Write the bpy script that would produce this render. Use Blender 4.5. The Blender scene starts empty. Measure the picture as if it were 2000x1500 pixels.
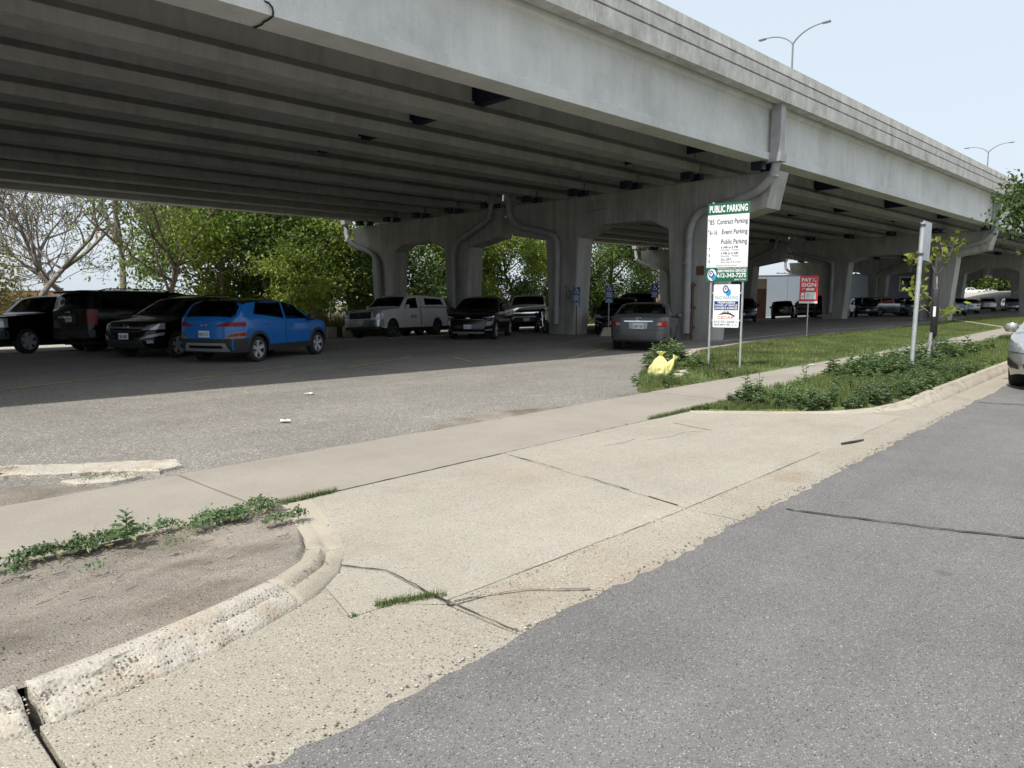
import bpy, bmesh, math, random
import numpy as np
from mathutils import Vector, Matrix, noise

SC = bpy.context.scene
COL = SC.collection
R = math.radians
rnd = random.Random(7)

# ------------------------------------------------------------------ camera
cam = bpy.data.cameras.new('camera')
cam.sensor_width = 36.0
cam.lens = 24.97
cam.clip_start = 0.05
cam.clip_end = 3000
camo = bpy.data.objects.new('camera', cam)
COL.objects.link(camo)
camo.location = (0, 0, 1.5)
camo.rotation_euler = (R(90 - 6.70), 0, R(42.68 - 90))
SC.camera = camo

# ------------------------------------------------------------------ sky and sun
SUN_EL = 57.0
SUN_VEC = Vector((-math.cos(R(SUN_EL)), -0.058, math.sin(R(SUN_EL)))).normalized()   # towards the sun
world = bpy.data.worlds.new('World')
SC.world = world
world.use_nodes = True
wn = world.node_tree
wn.nodes.clear()
w_out = wn.nodes.new('ShaderNodeOutputWorld')
w_bg = wn.nodes.new('ShaderNodeBackground')
w_sky = wn.nodes.new('ShaderNodeTexSky')
w_sky.sky_type = 'NISHITA'
w_sky.sun_disc = False
w_sky.sun_elevation = R(SUN_EL)
w_sky.sun_rotation = math.atan2(SUN_VEC.x, SUN_VEC.y)
w_sky.air_density = 1.0
w_sky.dust_density = 4.0
w_sky.ozone_density = 1.0
w_mix = wn.nodes.new('ShaderNodeMix')
w_mix.data_type = 'RGBA'
w_mix.inputs[0].default_value = 0.78                   # thin summer haze whitens the blue
w_mix.inputs[7].default_value = (4.75, 5.25, 5.75, 1)
wn.links.new(w_sky.outputs[0], w_mix.inputs[6])
wn.links.new(w_mix.outputs[2], w_bg.inputs[0])
w_bg.inputs[1].default_value = 0.15
wn.links.new(w_bg.outputs[0], w_out.inputs[0])

sun = bpy.data.lights.new('sun', 'SUN')
sun.energy = 4.0
sun.angle = R(0.9)
sun.color = (1.0, 0.965, 0.91)
suno = bpy.data.objects.new('sun', sun)
COL.objects.link(suno)
suno.rotation_euler = SUN_VEC.to_track_quat('Z', 'Y').to_euler()
suno.location = (-20, -5, 40)

SC.view_settings.view_transform = 'Standard'
SC.view_settings.look = 'None'
SC.view_settings.exposure = 0.26
SC.view_settings.gamma = 1.0
SC.view_settings.use_curve_mapping = False
SC.render.engine = 'CYCLES'
SC.cycles.max_bounces = 8
SC.cycles.transparent_max_bounces = 12
SC.cycles.use_denoising = True

# ------------------------------------------------------------------ helpers
def tag(o, label=None, cat=None, group=None, kind=None):
    if label: o['label'] = label
    if cat: o['category'] = cat
    if group: o['group'] = group
    if kind: o['kind'] = kind
    return o

def thing(name, label, cat, loc=(0, 0, 0), rz=0, group=None):
    o = bpy.data.objects.new(name, None)
    o.empty_display_size = 0.2
    COL.objects.link(o)
    o.location = loc
    o.rotation_euler = (0, 0, rz)
    return tag(o, label, cat, group)

class MB:
    def __init__(s):
        s.v = []; s.f = []; s.m = []; s.mi = 0
    def add(s, vs, fs):
        b = len(s.v)
        s.v.extend([tuple(p) for p in vs])
        for f in fs:
            s.f.append(tuple(i + b for i in f)); s.m.append(s.mi)
    def box(s, c, d, rot=None, bev=0.0):
        x, y, z = d[0] / 2, d[1] / 2, d[2] / 2
        if bev > 0:
            b = min(bev, x * .9, y * .9, z * .9)
            pts = []
            # chamfered box: two stacked octagon-like rings
            def ring(zz, ins):
                return [(-x + ins, -y + b + ins*0, zz), (-x + b + ins*0, -y + ins, zz), (x - b, -y + ins, zz), (x - ins, -y + b, zz),
                        (x - ins, y - b, zz), (x - b, y - ins, zz), (-x + b, y - ins, zz), (-x + ins, y - b, zz)]
            rings = [ring(-z, b * .6), ring(-z + b, 0), ring(z - b, 0), ring(z, b * .6)]
            vs = [p for r in rings for p in r]
            fs = [tuple(range(7, -1, -1)), tuple(range(24, 32))]
            for k in range(3):
                for i in range(8):
                    fs.append((k*8+i, k*8+(i+1) % 8, (k+1)*8+(i+1) % 8, (k+1)*8+i))
        else:
            vs = [(-x,-y,-z),(x,-y,-z),(x,y,-z),(-x,y,-z),(-x,-y,z),(x,-y,z),(x,y,z),(-x,y,z)]
            fs = [(0,3,2,1),(4,5,6,7),(0,1,5,4),(1,2,6,5),(2,3,7,6),(3,0,4,7)]
        if rot is not None:
            vs = [rot @ Vector(p) for p in vs]
        s.add([(p[0]+c[0], p[1]+c[1], p[2]+c[2]) for p in vs], fs)
        return s
    def bar(s, a, b, w, h):
        a = Vector(a); b = Vector(b); d = b - a
        q = d.to_track_quat('X', 'Z').to_matrix()
        return s.box(tuple((a + b) / 2), (d.length, w, h), q)
    def tube(s, path, radii, n=8, cap=True):
        P = [Vector(p) for p in path]
        if not hasattr(radii, '__len__'): radii = [radii] * len(P)
        up = None; vs = []
        for i, p in enumerate(P):
            t = (P[min(i+1, len(P)-1)] - P[max(i-1, 0)])
            if t.length < 1e-9: t = Vector((0, 0, 1))
            t.normalize()
            if up is None:
                up = Vector((0, 0, 1)) if abs(t.z) < .9 else Vector((1, 0, 0))
            a = t.cross(up)
            if a.length < 1e-6: a = t.cross(Vector((0.3, 1, 0.2)))
            a.normalize(); b = a.cross(t).normalized(); up = b
            for k in range(n):
                an = 2 * math.pi * k / n
                vs.append(p + (a * math.cos(an) + b * math.sin(an)) * radii[i])
        fs = []
        for i in range(len(P) - 1):
            for k in range(n):
                fs.append((i*n+k, i*n+(k+1) % n, (i+1)*n+(k+1) % n, (i+1)*n+k))
        if cap:
            fs.append(tuple(range(n-1, -1, -1))); fs.append(tuple(range((len(P)-1)*n, len(P)*n)))
        s.add(vs, fs); return s
    def lathe(s, prof, n=24, axis='Y', c=(0, 0, 0), close=False):
        vs = []
        for (r, h) in prof:
            for k in range(n):
                an = 2 * math.pi * k / n
                ca, sa = r * math.cos(an), r * math.sin(an)
                p = (ca, h, sa) if axis == 'Y' else (ca, sa, h)
                vs.append((p[0]+c[0], p[1]+c[1], p[2]+c[2]))
        fs = []; m = len(prof)
        for i in range(m if close else m - 1):
            j = (i + 1) % m
            for k in range(n):
                fs.append((i*n+k, i*n+(k+1) % n, j*n+(k+1) % n, j*n+k))
        s.add(vs, fs); return s
    def prism(s, poly, z0, z1, f=None):
        n = len(poly)
        g = f or (lambda x, y, z: (x, y, z))
        vs = [g(x, y, z0) for x, y in poly] + [g(x, y, z1) for x, y in poly]
        fs = [tuple(range(n-1, -1, -1)), tuple(range(n, 2*n))]
        for i in range(n):
            j = (i + 1) % n
            fs.append((i, j, n + j, n + i))
        s.add(vs, fs); return s
    def grid(s, fn, nu, nv, matfn=None):
        vs = [fn(i / nu, j / nv) for i in range(nu + 1) for j in range(nv + 1)]
        b = len(s.v); s.v.extend([tuple(p) for p in vs])
        for i in range(nu):
            for j in range(nv):
                a = i * (nv + 1) + j
                s.f.append((b+a, b+a+nv+1, b+a+nv+2, b+a+1))
                s.m.append(matfn(i, j) if matfn else s.mi)
        return s
    def build(s, name, mat, parent=None, smooth=False, fix=True, angle=None):
        me = bpy.data.meshes.new(name)
        me.from_pydata(s.v, [], s.f)
        mats = mat if isinstance(mat, (list, tuple)) else [mat]
        for m_ in mats: me.materials.append(m_)
        if len(mats) > 1:
            me.polygons.foreach_set('material_index', s.m)
        if fix:
            bm = bmesh.new(); bm.from_mesh(me)
            bmesh.ops.recalc_face_normals(bm, faces=bm.faces)
            bm.to_mesh(me); bm.free()
        if smooth:
            me.polygons.foreach_set('use_smooth', [True] * len(me.polygons))
            if angle:
                me.set_sharp_from_angle(angle=R(angle))
        me.update()
        o = bpy.data.objects.new(name, me)
        COL.objects.link(o)
        if parent is not None: o.parent = parent
        return o

def np_mesh(name, verts, faces, mat, parent=None, smooth=False):
    verts = np.asarray(verts, dtype=np.float32); faces = np.asarray(faces, dtype=np.int32)
    me = bpy.data.meshes.new(name)
    k = faces.shape[1]
    me.vertices.add(len(verts)); me.vertices.foreach_set('co', verts.ravel())
    me.loops.add(faces.size); me.loops.foreach_set('vertex_index', faces.ravel())
    me.polygons.add(len(faces))
    me.polygons.foreach_set('loop_start', np.arange(0, faces.size, k, dtype=np.int32))
    me.polygons.foreach_set('loop_total', np.full(len(faces), k, dtype=np.int32))
    if smooth: me.polygons.foreach_set('use_smooth', np.ones(len(faces), dtype=bool))
    me.update(calc_edges=True)
    me.materials.append(mat)
    o = bpy.data.objects.new(name, me); COL.objects.link(o)
    if parent is not None: o.parent = parent
    return o

def copy_tree(o, parent=None):
    c = o.copy(); COL.objects.link(c); c.parent = parent
    for ch in o.children: copy_tree(ch, c)
    return c

# ------------------------------------------------------------------ materials
class NT:
    def __init__(s, name):
        s.mat = bpy.data.materials.new(name); s.mat.use_nodes = True
        s.t = s.mat.node_tree; s.t.nodes.clear()
        s.out = s.n('ShaderNodeOutputMaterial')
        s.geo = s.n('ShaderNodeNewGeometry')
        s.tc = s.n('ShaderNodeTexCoord')
    def n(s, typ, **kw):
        nd = s.t.nodes.new(typ)
        for k, v in kw.items(): setattr(nd, k, v)
        return nd
    def l(s, a, b): s.t.links.new(a, b)
    def coord(s, sx=1, sy=1, sz=1, world=True):
        m = s.n('ShaderNodeMapping'); m.inputs['Scale'].default_value = (sx, sy, sz)
        s.l(s.geo.outputs['Position'] if world else s.tc.outputs['Object'], m.inputs['Vector'])
        return m.outputs[0]
    def noise(s, vec, scale, detail=4, rough=.55):
        nd = s.n('ShaderNodeTexNoise'); nd.inputs['Scale'].default_value = scale
        nd.inputs['Detail'].default_value = detail; nd.inputs['Roughness'].default_value = rough
        s.l(vec, nd.inputs['Vector']); return nd.outputs['Fac']
    def voro(s, vec, scale, out='Color', feat='F1'):
        nd = s.n('ShaderNodeTexVoronoi'); nd.feature = feat; nd.inputs['Scale'].default_value = scale
        s.l(vec, nd.inputs['Vector']); return nd.outputs[out]
    def ramp(s, fac, stops, interp='LINEAR'):
        nd = s.n('ShaderNodeValToRGB'); cr = nd.color_ramp; cr.interpolation = interp
        while len(cr.elements) < len(stops): cr.elements.new(0.5)
        for e, (p, c) in zip(cr.elements, stops):
            e.position = p
            e.color = (c, c, c, 1) if not hasattr(c, '__len__') else (c[0], c[1], c[2], 1)
        s.l(fac, nd.inputs[0]); return nd.outputs[0]
    def mix(s, fac, a, b, mode='MIX'):
        nd = s.n('ShaderNodeMix'); nd.data_type = 'RGBA'; nd.blend_type = mode
        for inp, v in ((0, fac), (6, a), (7, b)):
            if hasattr(v, 'is_output'): s.l(v, nd.inputs[inp])
            elif inp == 0: nd.inputs[0].default_value = v
            else: nd.inputs[inp].default_value = (v, v, v, 1) if not hasattr(v, '__len__') else (v[0], v[1], v[2], 1)
        return nd.outputs[2]
    def math(s, op, a, b=None):
        nd = s.n('ShaderNodeMath'); nd.operation = op
        for i, v in enumerate((a, b)):
            if v is None: continue
            if hasattr(v, 'is_output'): s.l(v, nd.inputs[i])
            else: nd.inputs[i].default_value = v
        return nd.outputs[0]
    def bump(s, h, strength=.3, dist=.01):
        nd = s.n('ShaderNodeBump'); nd.inputs['Strength'].default_value = strength
        nd.inputs['Distance'].default_value = dist; s.l(h, nd.inputs['Height']); return nd.outputs[0]
    def pbr(s, col, rough=.7, metal=0, nrm=None, spec=.5, coat=0):
        b = s.n('ShaderNodeBsdfPrincipled')
        for k, v in (('Base Color', col), ('Roughness', rough), ('Metallic', metal)):
            if hasattr(v, 'is_output'): s.l(v, b.inputs[k])
            elif k == 'Base Color': b.inputs[k].default_value = (v[0], v[1], v[2], 1)
            else: b.inputs[k].default_value = v
        b.inputs['Specular IOR Level'].default_value = spec
        b.inputs['Coat Weight'].default_value = coat
        b.inputs['Coat Roughness'].default_value = .04
        if nrm is not None: s.l(nrm, b.inputs['Normal'])
        s.l(b.outputs[0], s.out.inputs[0]); return b

def simple(name, col, rough=.6, metal=0, var=.12, scale=6, bump=0, spec=.5, coat=0):
    t = NT(name)
    v = t.coord(world=False)
    n = t.noise(v, scale, 5)
    lo = tuple(c * (1 - var) for c in col); hi = tuple(min(1, c * (1 + var)) for c in col)
    c = t.ramp(n, [(.3, lo), (.7, hi)])
    nr = t.bump(t.noise(v, scale * 12, 3), bump, .004) if bump else None
    t.pbr(c, rough, metal, nr, spec, coat)
    return t.mat

def aggregate(name, stops, scale, mottle=(.8, 1.12), rough=.85, bump=.5, patches=None, fine=0.0, matrix=None, stone=(.34, .5), lanes=0):
    """Small stones in binder: one colour per cell, slow mottling, relief from the cells."""
    t = NT(name)
    v = t.coord()
    w = t.noise(v, scale * 1.3, 2)
    vv = t.n('ShaderNodeVectorMath'); vv.operation = 'MULTIPLY_ADD'
    t.l(v, vv.inputs[0]); vv.inputs[1].default_value = (1, 1, 1)
    ws = t.n('ShaderNodeVectorMath'); ws.operation = 'SCALE'; ws.inputs['Scale'].default_value = .006
    nv = t.n('ShaderNodeTexNoise'); nv.inputs['Scale'].default_value = scale; t.l(v, nv.inputs['Vector'])
    t.l(nv.outputs['Color'], ws.inputs[0]); t.l(ws.outputs[0], vv.inputs[2])
    vr = t.n('ShaderNodeTexVoronoi'); vr.inputs['Scale'].default_value = scale; t.l(vv.outputs[0], vr.inputs['Vector'])
    sp = t.n('ShaderNodeSeparateColor'); t.l(vr.outputs['Color'], sp.inputs[0])
    c = t.ramp(sp.outputs[0], stops, 'CONSTANT')
    if matrix:
        jr = t.math('ADD', vr.outputs['Distance'], t.math('MULTIPLY', sp.outputs[1], .3))
        c = t.mix(t.ramp(jr, [(stone[0], 1.0), (stone[1], 0.0)]), matrix, c)
    g = t.noise(v, scale * 2.2, 3, .7)
    c = t.mix(1.0, c, t.ramp(g, [(.3, 1 - fine), (.7, 1 + fine * .7)]), 'MULTIPLY')
    m1 = t.noise(v, .55, 5, .6); m2 = t.noise(v, 3.1, 5, .6)
    c = t.mix(1.0, c, t.ramp(m1, [(.3, mottle[0]), (.7, mottle[1])]), 'MULTIPLY')
    c = t.mix(1.0, c, t.ramp(m2, [(.3, (mottle[0] + 1) / 2), (.7, (mottle[1] + 1) / 2)]), 'MULTIPLY')
    if lanes:
        lv = t.coord(.07, 1.15, 1)
        c = t.mix(1.0, c, t.ramp(t.noise(lv, 1.0, 4, .6), [(.3, 1 - lanes), (.7, 1 + lanes * .6)]), 'MULTIPLY')
        dv = t.n('ShaderNodeTexVoronoi'); dv.inputs['Scale'].default_value = 1.3; t.l(v, dv.inputs['Vector'])
        c = t.mix(1.0, c, t.ramp(dv.outputs['Distance'], [(.03, 1 - lanes * 2.2), (.075, 1.0)]), 'MULTIPLY')
    if patches:
        for (sc, lo, hi, col, amt) in patches:
            k = t.ramp(t.noise(v, sc, 4, .6), [(lo, 0.0), (hi, amt)])
            c = t.mix(k, c, col, 'MULTIPLY')
    nr = t.bump(vr.outputs['Distance'], bump, .006)
    t.pbr(c, rough, 0, nr, .3)
    return t.mat

def leafmat(name, stops, trans=.35, rough=.55):
    t = NT(name)
    r = t.geo.outputs['Random Per Island']
    c = t.ramp(r, stops)
    n = t.noise(t.coord(), .8, 3)
    c = t.mix(1.0, c, t.ramp(n, [(.3, .62), (.7, 1.3)]), 'MULTIPLY')
    b = t.n('ShaderNodeBsdfPrincipled'); t.l(c, b.inputs['Base Color']); b.inputs['Roughness'].default_value = rough
    b.inputs['Specular IOR Level'].default_value = .25
    tr = t.n('ShaderNodeBsdfTranslucent'); t.l(t.mix(1.0, c, (1.1, 1.15, .5), 'MULTIPLY'), tr.inputs[0])
    mx = t.n('ShaderNodeMixShader'); mx.inputs[0].default_value = trans
    t.l(b.outputs[0], mx.inputs[1]); t.l(tr.outputs[0], mx.inputs[2]); t.l(mx.outputs[0], t.out.inputs[0])
    return t.mat

def concrete(name, base, streak=.25, scale=.8, dark=.5, rough=.85, board=0, vscale=.12):
    """Cast concrete: pores, mottling, water streaks down the face."""
    t = NT(name)
    v = t.coord(); sv = t.coord(1, 1, vscale)
    a = t.noise(v, scale, 6, .62); s1 = t.noise(sv, 2.6, 5, .65); s2 = t.noise(sv, 9, 3, .6); p = t.noise(v, 38, 3, .7)
    c = t.ramp(a, [(.28, tuple(x * .78 for x in base)), (.5, base), (.72, tuple(min(1, x * 1.12) for x in base))])
    c = t.mix(1.0, c, t.ramp(s1, [(.32, 1 - streak), (.6, 1.0), (.75, 1 + streak * .35)]), 'MULTIPLY')
    c = t.mix(1.0, c, t.ramp(s2, [(.3, 1 - streak * .6), (.6, 1.0)]), 'MULTIPLY')
    c = t.mix(t.ramp(t.noise(v, 2.2, 6, .7), [(.62, 0.0), (.8, dark)]), c, tuple(x * .55 for x in base))
    c = t.mix(1.0, c, t.ramp(p, [(.25, .86), (.6, 1.03)]), 'MULTIPLY')
    nr = t.bump(p, .25, .004)
    t.pbr(c, rough, 0, nr, .3)
    return t.mat

def paint(name, col, flake=.0, rough=.28, metal=0.0, spec=.5, coat=.5):
    t = NT(name)
    n = t.noise(t.coord(world=False), 3, 3)
    c = t.ramp(n, [(.3, tuple(x * .93 for x in col)), (.7, tuple(min(1, x * 1.05) for x in col))])
    d = t.noise(t.coord(world=False), 14, 4)
    rr = t.ramp(d, [(.35, rough), (.7, rough + .05)])
    t.pbr(c, rr, metal, None, spec, coat)
    return t.mat

def glassmat(name, tint, refl=1.0):
    t = NT(name)
    tr = t.n('ShaderNodeBsdfTransparent'); tr.inputs[0].default_value = (*tint, 1)
    gl = t.n('ShaderNodeBsdfGlossy'); gl.inputs['Roughness'].default_value = .03
    n = t.noise(t.coord(world=False), 1.2, 3)
    t.l(t.ramp(n, [(.2, .75), (.8, .95)]), gl.inputs[0])
    fr = t.n('ShaderNodeFresnel'); fr.inputs[0].default_value = 1.5
    mx = t.n('ShaderNodeMixShader'); t.l(t.math('MULTIPLY', fr.outputs[0], refl), mx.inputs[0])
    t.l(tr.outputs[0], mx.inputs[1]); t.l(gl.outputs[0], mx.inputs[2]); t.l(mx.outputs[0], t.out.inputs[0])
    return t.mat

MT = {}
MT['road'] = aggregate('road_asphalt', [(0, (.05, .048, .047)), (.18, (.145, .139, .134)), (.4, (.22, .211, .203)), (.68, (.295, .282, .271)), (.88, (.38, .36, .34)), (.97, (.47, .445, .415))], 135, (.88, 1.08), .92, .6, [(.45, .5, .7, (.84, .83, .82), .8), (7, .6, .75, (.85, .84, .83), .6)], .3, (.178, .171, .165), (.44, .6), .13)
MT['lot'] = aggregate('lot_asphalt', [(0, (.07, .062, .055)), (.12, (.18, .168, .15)), (.36, (.295, .276, .243)), (.66, (.40, .375, .33)), (.86, (.52, .487, .43)), (.965, (.64, .6, .53))], 58, (.86, 1.1), .92, .7,
                        [(.35, .55, .75, (.66, .62, .58), .5), (1.7, .66, .8, (.6, .55, .5), .4)], .25, (.215, .20, .176), (.46, .62), .08)
MT['apron'] = aggregate('apron_concrete', [(0, (.08, .07, .058)), (.06, (.20, .175, .14)), (.18, (.29, .26, .21)), (.45, (.38, .348, .287)), (.78, (.47, .432, .365)), (.93, (.58, .54, .47))], 100, (.92, 1.05), .92, .5,
                          [(.8, .5, .72, (1.0, .9, .83), .7), (1.3, .56, .75, (.8, .78, .75), .6)], .3, (.378, .347, .29), (.40, .58), .09)
MT['gutter'] = aggregate('gutter_concrete', [(0, (.07, .06, .052)), (.1, (.20, .175, .145)), (.24, (.285, .25, .2)), (.55, (.375, .34, .277)), (.84, (.46, .42, .355)), (.95, (.56, .52, .45))], 92, (.9, 1.05), .92, .55,
                           [(1.4, .56, .75, (.72, .68, .63), .6), (.7, .5, .7, (1.0, .9, .83), .5)], .3, (.365, .332, .27), (.42, .6), .1)
MT['walk'] = aggregate('sidewalk_concrete', [(0, (.15, .14, .125)), (.07, (.27, .252, .222)), (.35, (.31, .287, .25)), (.7, (.355, .33, .29)), (.93, (.43, .40, .355))], 150, (.9, 1.04), .92, .3,
                         [(.5, .5, .75, (.84, .83, .82), .8), (2.1, .6, .76, (.85, .84, .82), .5)], .24, (.325, .295, .245), (.38, .56))
MT['dirt'] = aggregate('bare_dirt', [(0, (.10, .085, .07)), (.2, (.22, .195, .165)), (.5, (.32, .285, .24)), (.8, (.40, .36, .31)), (.95, (.52, .48, .43))], 80, (.66, 1.15), .97, .9,
                         [(1.6, .48, .66, (.62, .58, .55), .9), (6, .56, .72, (.7, .66, .62), .7)], .45, (.30, .265, .222), (.36, .56))
MT['worn'] = aggregate('worn_curb', [(0, (.09, .08, .075)), (.14, (.22, .18, .15)), (.32, (.36, .29, .22)), (.5, (.44, .39, .32)), (.74, (.53, .49, .425)), (.92, (.62, .585, .52))], 66, (.82, 1.06), .95, .6, [(3.2, .5, .66, (.8, .68, .58), .7)], .3, (.49, .455, .385), (.34, .52))
MT['curb'] = aggregate('curb_concrete', [(0, (.12, .1, .085)), (.1, (.3, .265, .21)), (.4, (.40, .36, .29)), (.75, (.46, .42, .345)), (.94, (.56, .52, .45))], 120, (.85, 1.06), .92, .5, [(2.5, .55, .75, (.7, .66, .6), .6)], .2, (.42, .375, .30), (.32, .5))
MT['joint'] = simple('joint_soil', (.06, .05, .042), .95, var=.3, scale=30)
MT['tar'] = simple('crack_tar', (.025, .025, .027), .5, var=.3, scale=20)
MT['bridge'] = concrete('bridge_concrete', (.33, .325, .31), .22, .7, .45)
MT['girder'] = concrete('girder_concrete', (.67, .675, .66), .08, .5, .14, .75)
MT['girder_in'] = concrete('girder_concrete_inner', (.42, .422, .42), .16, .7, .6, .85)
MT['parapet'] = concrete('parapet_concrete', (.62, .61, .575), .27, 1.3, .5, .9, vscale=.35)
MT['pier'] = concrete('pier_concrete', (.47, .462, .44), .26, .7, .4)
MT['painted'] = concrete('grey_paint_band', (.42, .43, .42), .08, .6, .1)
MT['steel_navy'] = simple('navy_steel', (.012, .017, .04), .5, .0, .3, 3)
MT['pipe'] = simple('drain_pipe_paint', (.33, .33, .34), .45, 0, .15, 3, .1)
MT['galv'] = simple('galvanised_steel', (.55, .57, .58), .42, .55, .14, 9, .1)
MT['lamp_grey'] = simple('lamp_grey_paint', (.2, .21, .22), .5, .2, .1, 5)
MT['rust'] = simple('rusty_steel', (.16, .085, .05), .85, .2, .35, 12, .3)
MT['black_plastic'] = simple('black_plastic', (.018, .018, .019), .5, 0, .2, 8)
MT['rubber'] = simple('tyre_rubber', (.02, .02, .021), .85, 0, .25, 10, .2)
MT['rim'] = simple('alloy_rim', (.5, .51, .52), .3, .35, .08, 8)
MT['rim_dark'] = simple('dark_alloy_rim', (.12, .12, .13), .35, .7, .1, 8)
MT['chrome'] = simple('chrome_trim', (.72, .73, .75), .13, 1.0, .04, 5)
MT['cladding'] = simple('grey_cladding', (.022, .023, .025), .6, 0, .15, 10, .1)
MT['silver_trim'] = simple('silver_trim', (.28, .29, .3), .4, .4, .08, 8)
MT['frit'] = simple('window_surround', (.006, .006, .007), .18, 0, .1, 4)
MT['under'] = simple('underbody', (.012, .012, .012), .9, 0, .3, 5)
MT['seat_dark'] = simple('dark_seat_cloth', (.03, .03, .032), .9, 0, .2, 20)
MT['seat_grey'] = simple('grey_seat_cloth', (.30, .31, .31), .9, 0, .12, 20)
MT['glass'] = glassmat('car_glass', (.5, .54, .52))
MT['glass_dark'] = glassmat('privacy_glass', (.05, .055, .06))
MT['tail'] = simple('red_lens', (.20, .006, .008), .25, 0, .25, 12, 0, .25, 0)
MT['tail_clear'] = simple('clear_lens', (.22, .17, .155), .25, .1, .2, 12, 0, .3, 0)
MT['amber'] = simple('amber_lens', (.5, .2, .05), .2, 0, .1, 12)
MT['lamp'] = simple('headlamp_lens', (.34, .36, .38), .12, .3, .2, 15, 0, .6, .5)
MT['plate'] = simple('plate_white', (.62, .66, .72), .4, 0, .08, 20)
MT['ink'] = simple('black_ink', (.02, .022, .035), .6, 0, .1, 20)
MT['sign_white'] = simple('sign_white', (.80, .81, .82), .4, 0, .03, 3)
MT['sign_green'] = simple('sign_green', (.006, .115, .06), .45, 0, .08, 3)
MT['sign_red'] = simple('sign_red', (.62, .035, .05), .45, 0, .08, 3)
MT['sign_blue'] = simple('sign_blue', (.012, .045, .22), .45, 0, .1, 3)
MT['sign_navy'] = simple('sign_navy', (.01, .04, .22), .45, 0, .08, 3)
MT['sky_blue'] = simple('sign_sky_blue', (.03, .3, .62), .45, 0, .08, 3)
MT['teal'] = simple('sign_teal', (.02, .2, .28), .45, 0, .1, 3)
MT['lightblue'] = simple('sign_light_blue_ink', (.10, .35, .5), .5, 0, .08, 3)
MT['red_ink'] = simple('sign_red_ink', (.55, .09, .08), .5, 0, .08, 3)
MT['white_ink'] = simple('sign_white_ink', (.82, .82, .82), .45, 0, .03, 3)
MT['grey_ink'] = simple('sign_grey_ink', (.12, .13, .15), .5, 0, .05, 3)
MT['yellow_line'] = simple('worn_yellow_paint', (.42, .33, .14), .85, 0, .35, 14)
MT['white_line'] = simple('worn_white_paint', (.6, .59, .55), .85, 0, .2, 14)
MT['bag'] = leafmat('yellow_plastic', [(0, (.76, .72, .34)), (1, (.76, .72, .34))], .35, .35)
MT['bark'] = simple('tree_bark', (.13, .105, .085), .95, 0, .35, 9, .6)
MT['bark_grey'] = simple('grey_tree_bark', (.22, .19, .165), .95, 0, .3, 9, .6)
MT['wood'] = simple('weathered_wood', (.3, .24, .15), .9, 0, .25, 12, .3)
MT['metal_wall'] = simple('pale_metal_wall', (.17, .20, .235), .6, 0, .05, .3)
MT['brick_wall'] = simple('brick_wall', (.27, .13, .09), .9, 0, .2, 2)
MT['cream_wall'] = simple('cream_wall', (.6, .52, .36), .85, 0, .08, 1)
MT['roof_dark'] = simple('dark_roof', (.1, .1, .11), .8, 0, .15, 1)
MT['pane'] = simple('dark_window_pane', (.03, .035, .04), .1, 0, .1, 3)
MT['rock'] = concrete('broken_concrete', (.5, .46, .39), .1, 3, .4)
MT['leaf'] = leafmat('leaf_mid_green', [(0, (.075, .13, .035)), (.5, (.14, .215, .055)), (1, (.24, .30, .085))], .4)
MT['leaf_light'] = leafmat('leaf_light_green', [(0, (.17, .25, .06)), (.5, (.28, .36, .09)), (1, (.42, .46, .14))], .46)
MT['leaf_dark'] = leafmat('leaf_dark_green', [(0, (.05, .09, .036)), (.5, (.09, .145, .05)), (1, (.15, .215, .07))], .35)
MT['leaf_dry'] = leafmat('leaf_dry_olive', [(0, (.14, .15, .055)), (.5, (.23, .21, .08)), (1, (.33, .27, .12))], .35)
MT['leaf_sapling'] = leafmat('leaf_sapling', [(0, (.16, .22, .035)), (.6, (.25, .30, .05)), (1, (.36, .36, .09))], .4)
MT['weed'] = leafmat('weed_leaf', [(0, (.075, .12, .06)), (.5, (.13, .195, .095)), (1, (.22, .285, .15))], .3, .5)
MT['grass'] = leafmat('grass_blades', [(0, (.09, .135, .045)), (.5, (.15, .205, .07)), (.85, (.21, .25, .095)), (1, (.40, .34, .19))], .35)
MT['tallgrass'] = leafmat('tall_grass_blades', [(0, (.10, .15, .04)), (.5, (.2, .2, .07)), (1, (.42, .33, .17))], .35)
MT['turf'] = aggregate('turf_soil', [(0, (.06, .085, .03)), (.4, (.105, .14, .046)), (.8, (.15, .18, .066)), (.96, (.29, .25, .14))], 45, (.72, 1.25), .95, .6, [(.9, .6, .75, (1.9, 1.35, 1.0), .8)], .3)
MT['earth'] = aggregate('far_ground', [(0, (.10, .10, .05)), (.5, (.16, .145, .08)), (.85, (.22, .19, .12))], 6, (.8, 1.15), .95, .2)
MT['pale_lot'] = aggregate('pale_gravel', [(0, (.28, .26, .22)), (.4, (.4, .37, .32)), (.8, (.48, .45, .4))], 8, (.9, 1.08), .95, .2)

# ------------------------------------------------------------------ ground shape and frames
def ss(a, b, x):
    t = max(0.0, min(1.0, (x - a) / (b - a))); return t * t * (3 - 2 * t)
def gz(x, y):
    drop = -0.045 * max(0.0, min(y, 42) - 23)
    rise = 0.006 * max(0.0, min(x, 60) - 27) * (1 - ss(16, 26, y))
    hill = 4.0 * ss(112, 205, x) * (1 - ss(.2, .3, y / max(x, 1)))
    return drop + rise + hill
DX, DY = 0.99823, -0.0595            # along the bridge
NX, NY = 0.0595, 0.99823             # across the bridge, away from the street
OX, OY = 25.21, 19.55
def BR(a, d, z): return (OX + NX * a + DX * d, OY + NY * a + DY * d, z)
BANG = math.atan2(DY, DX)

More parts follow.
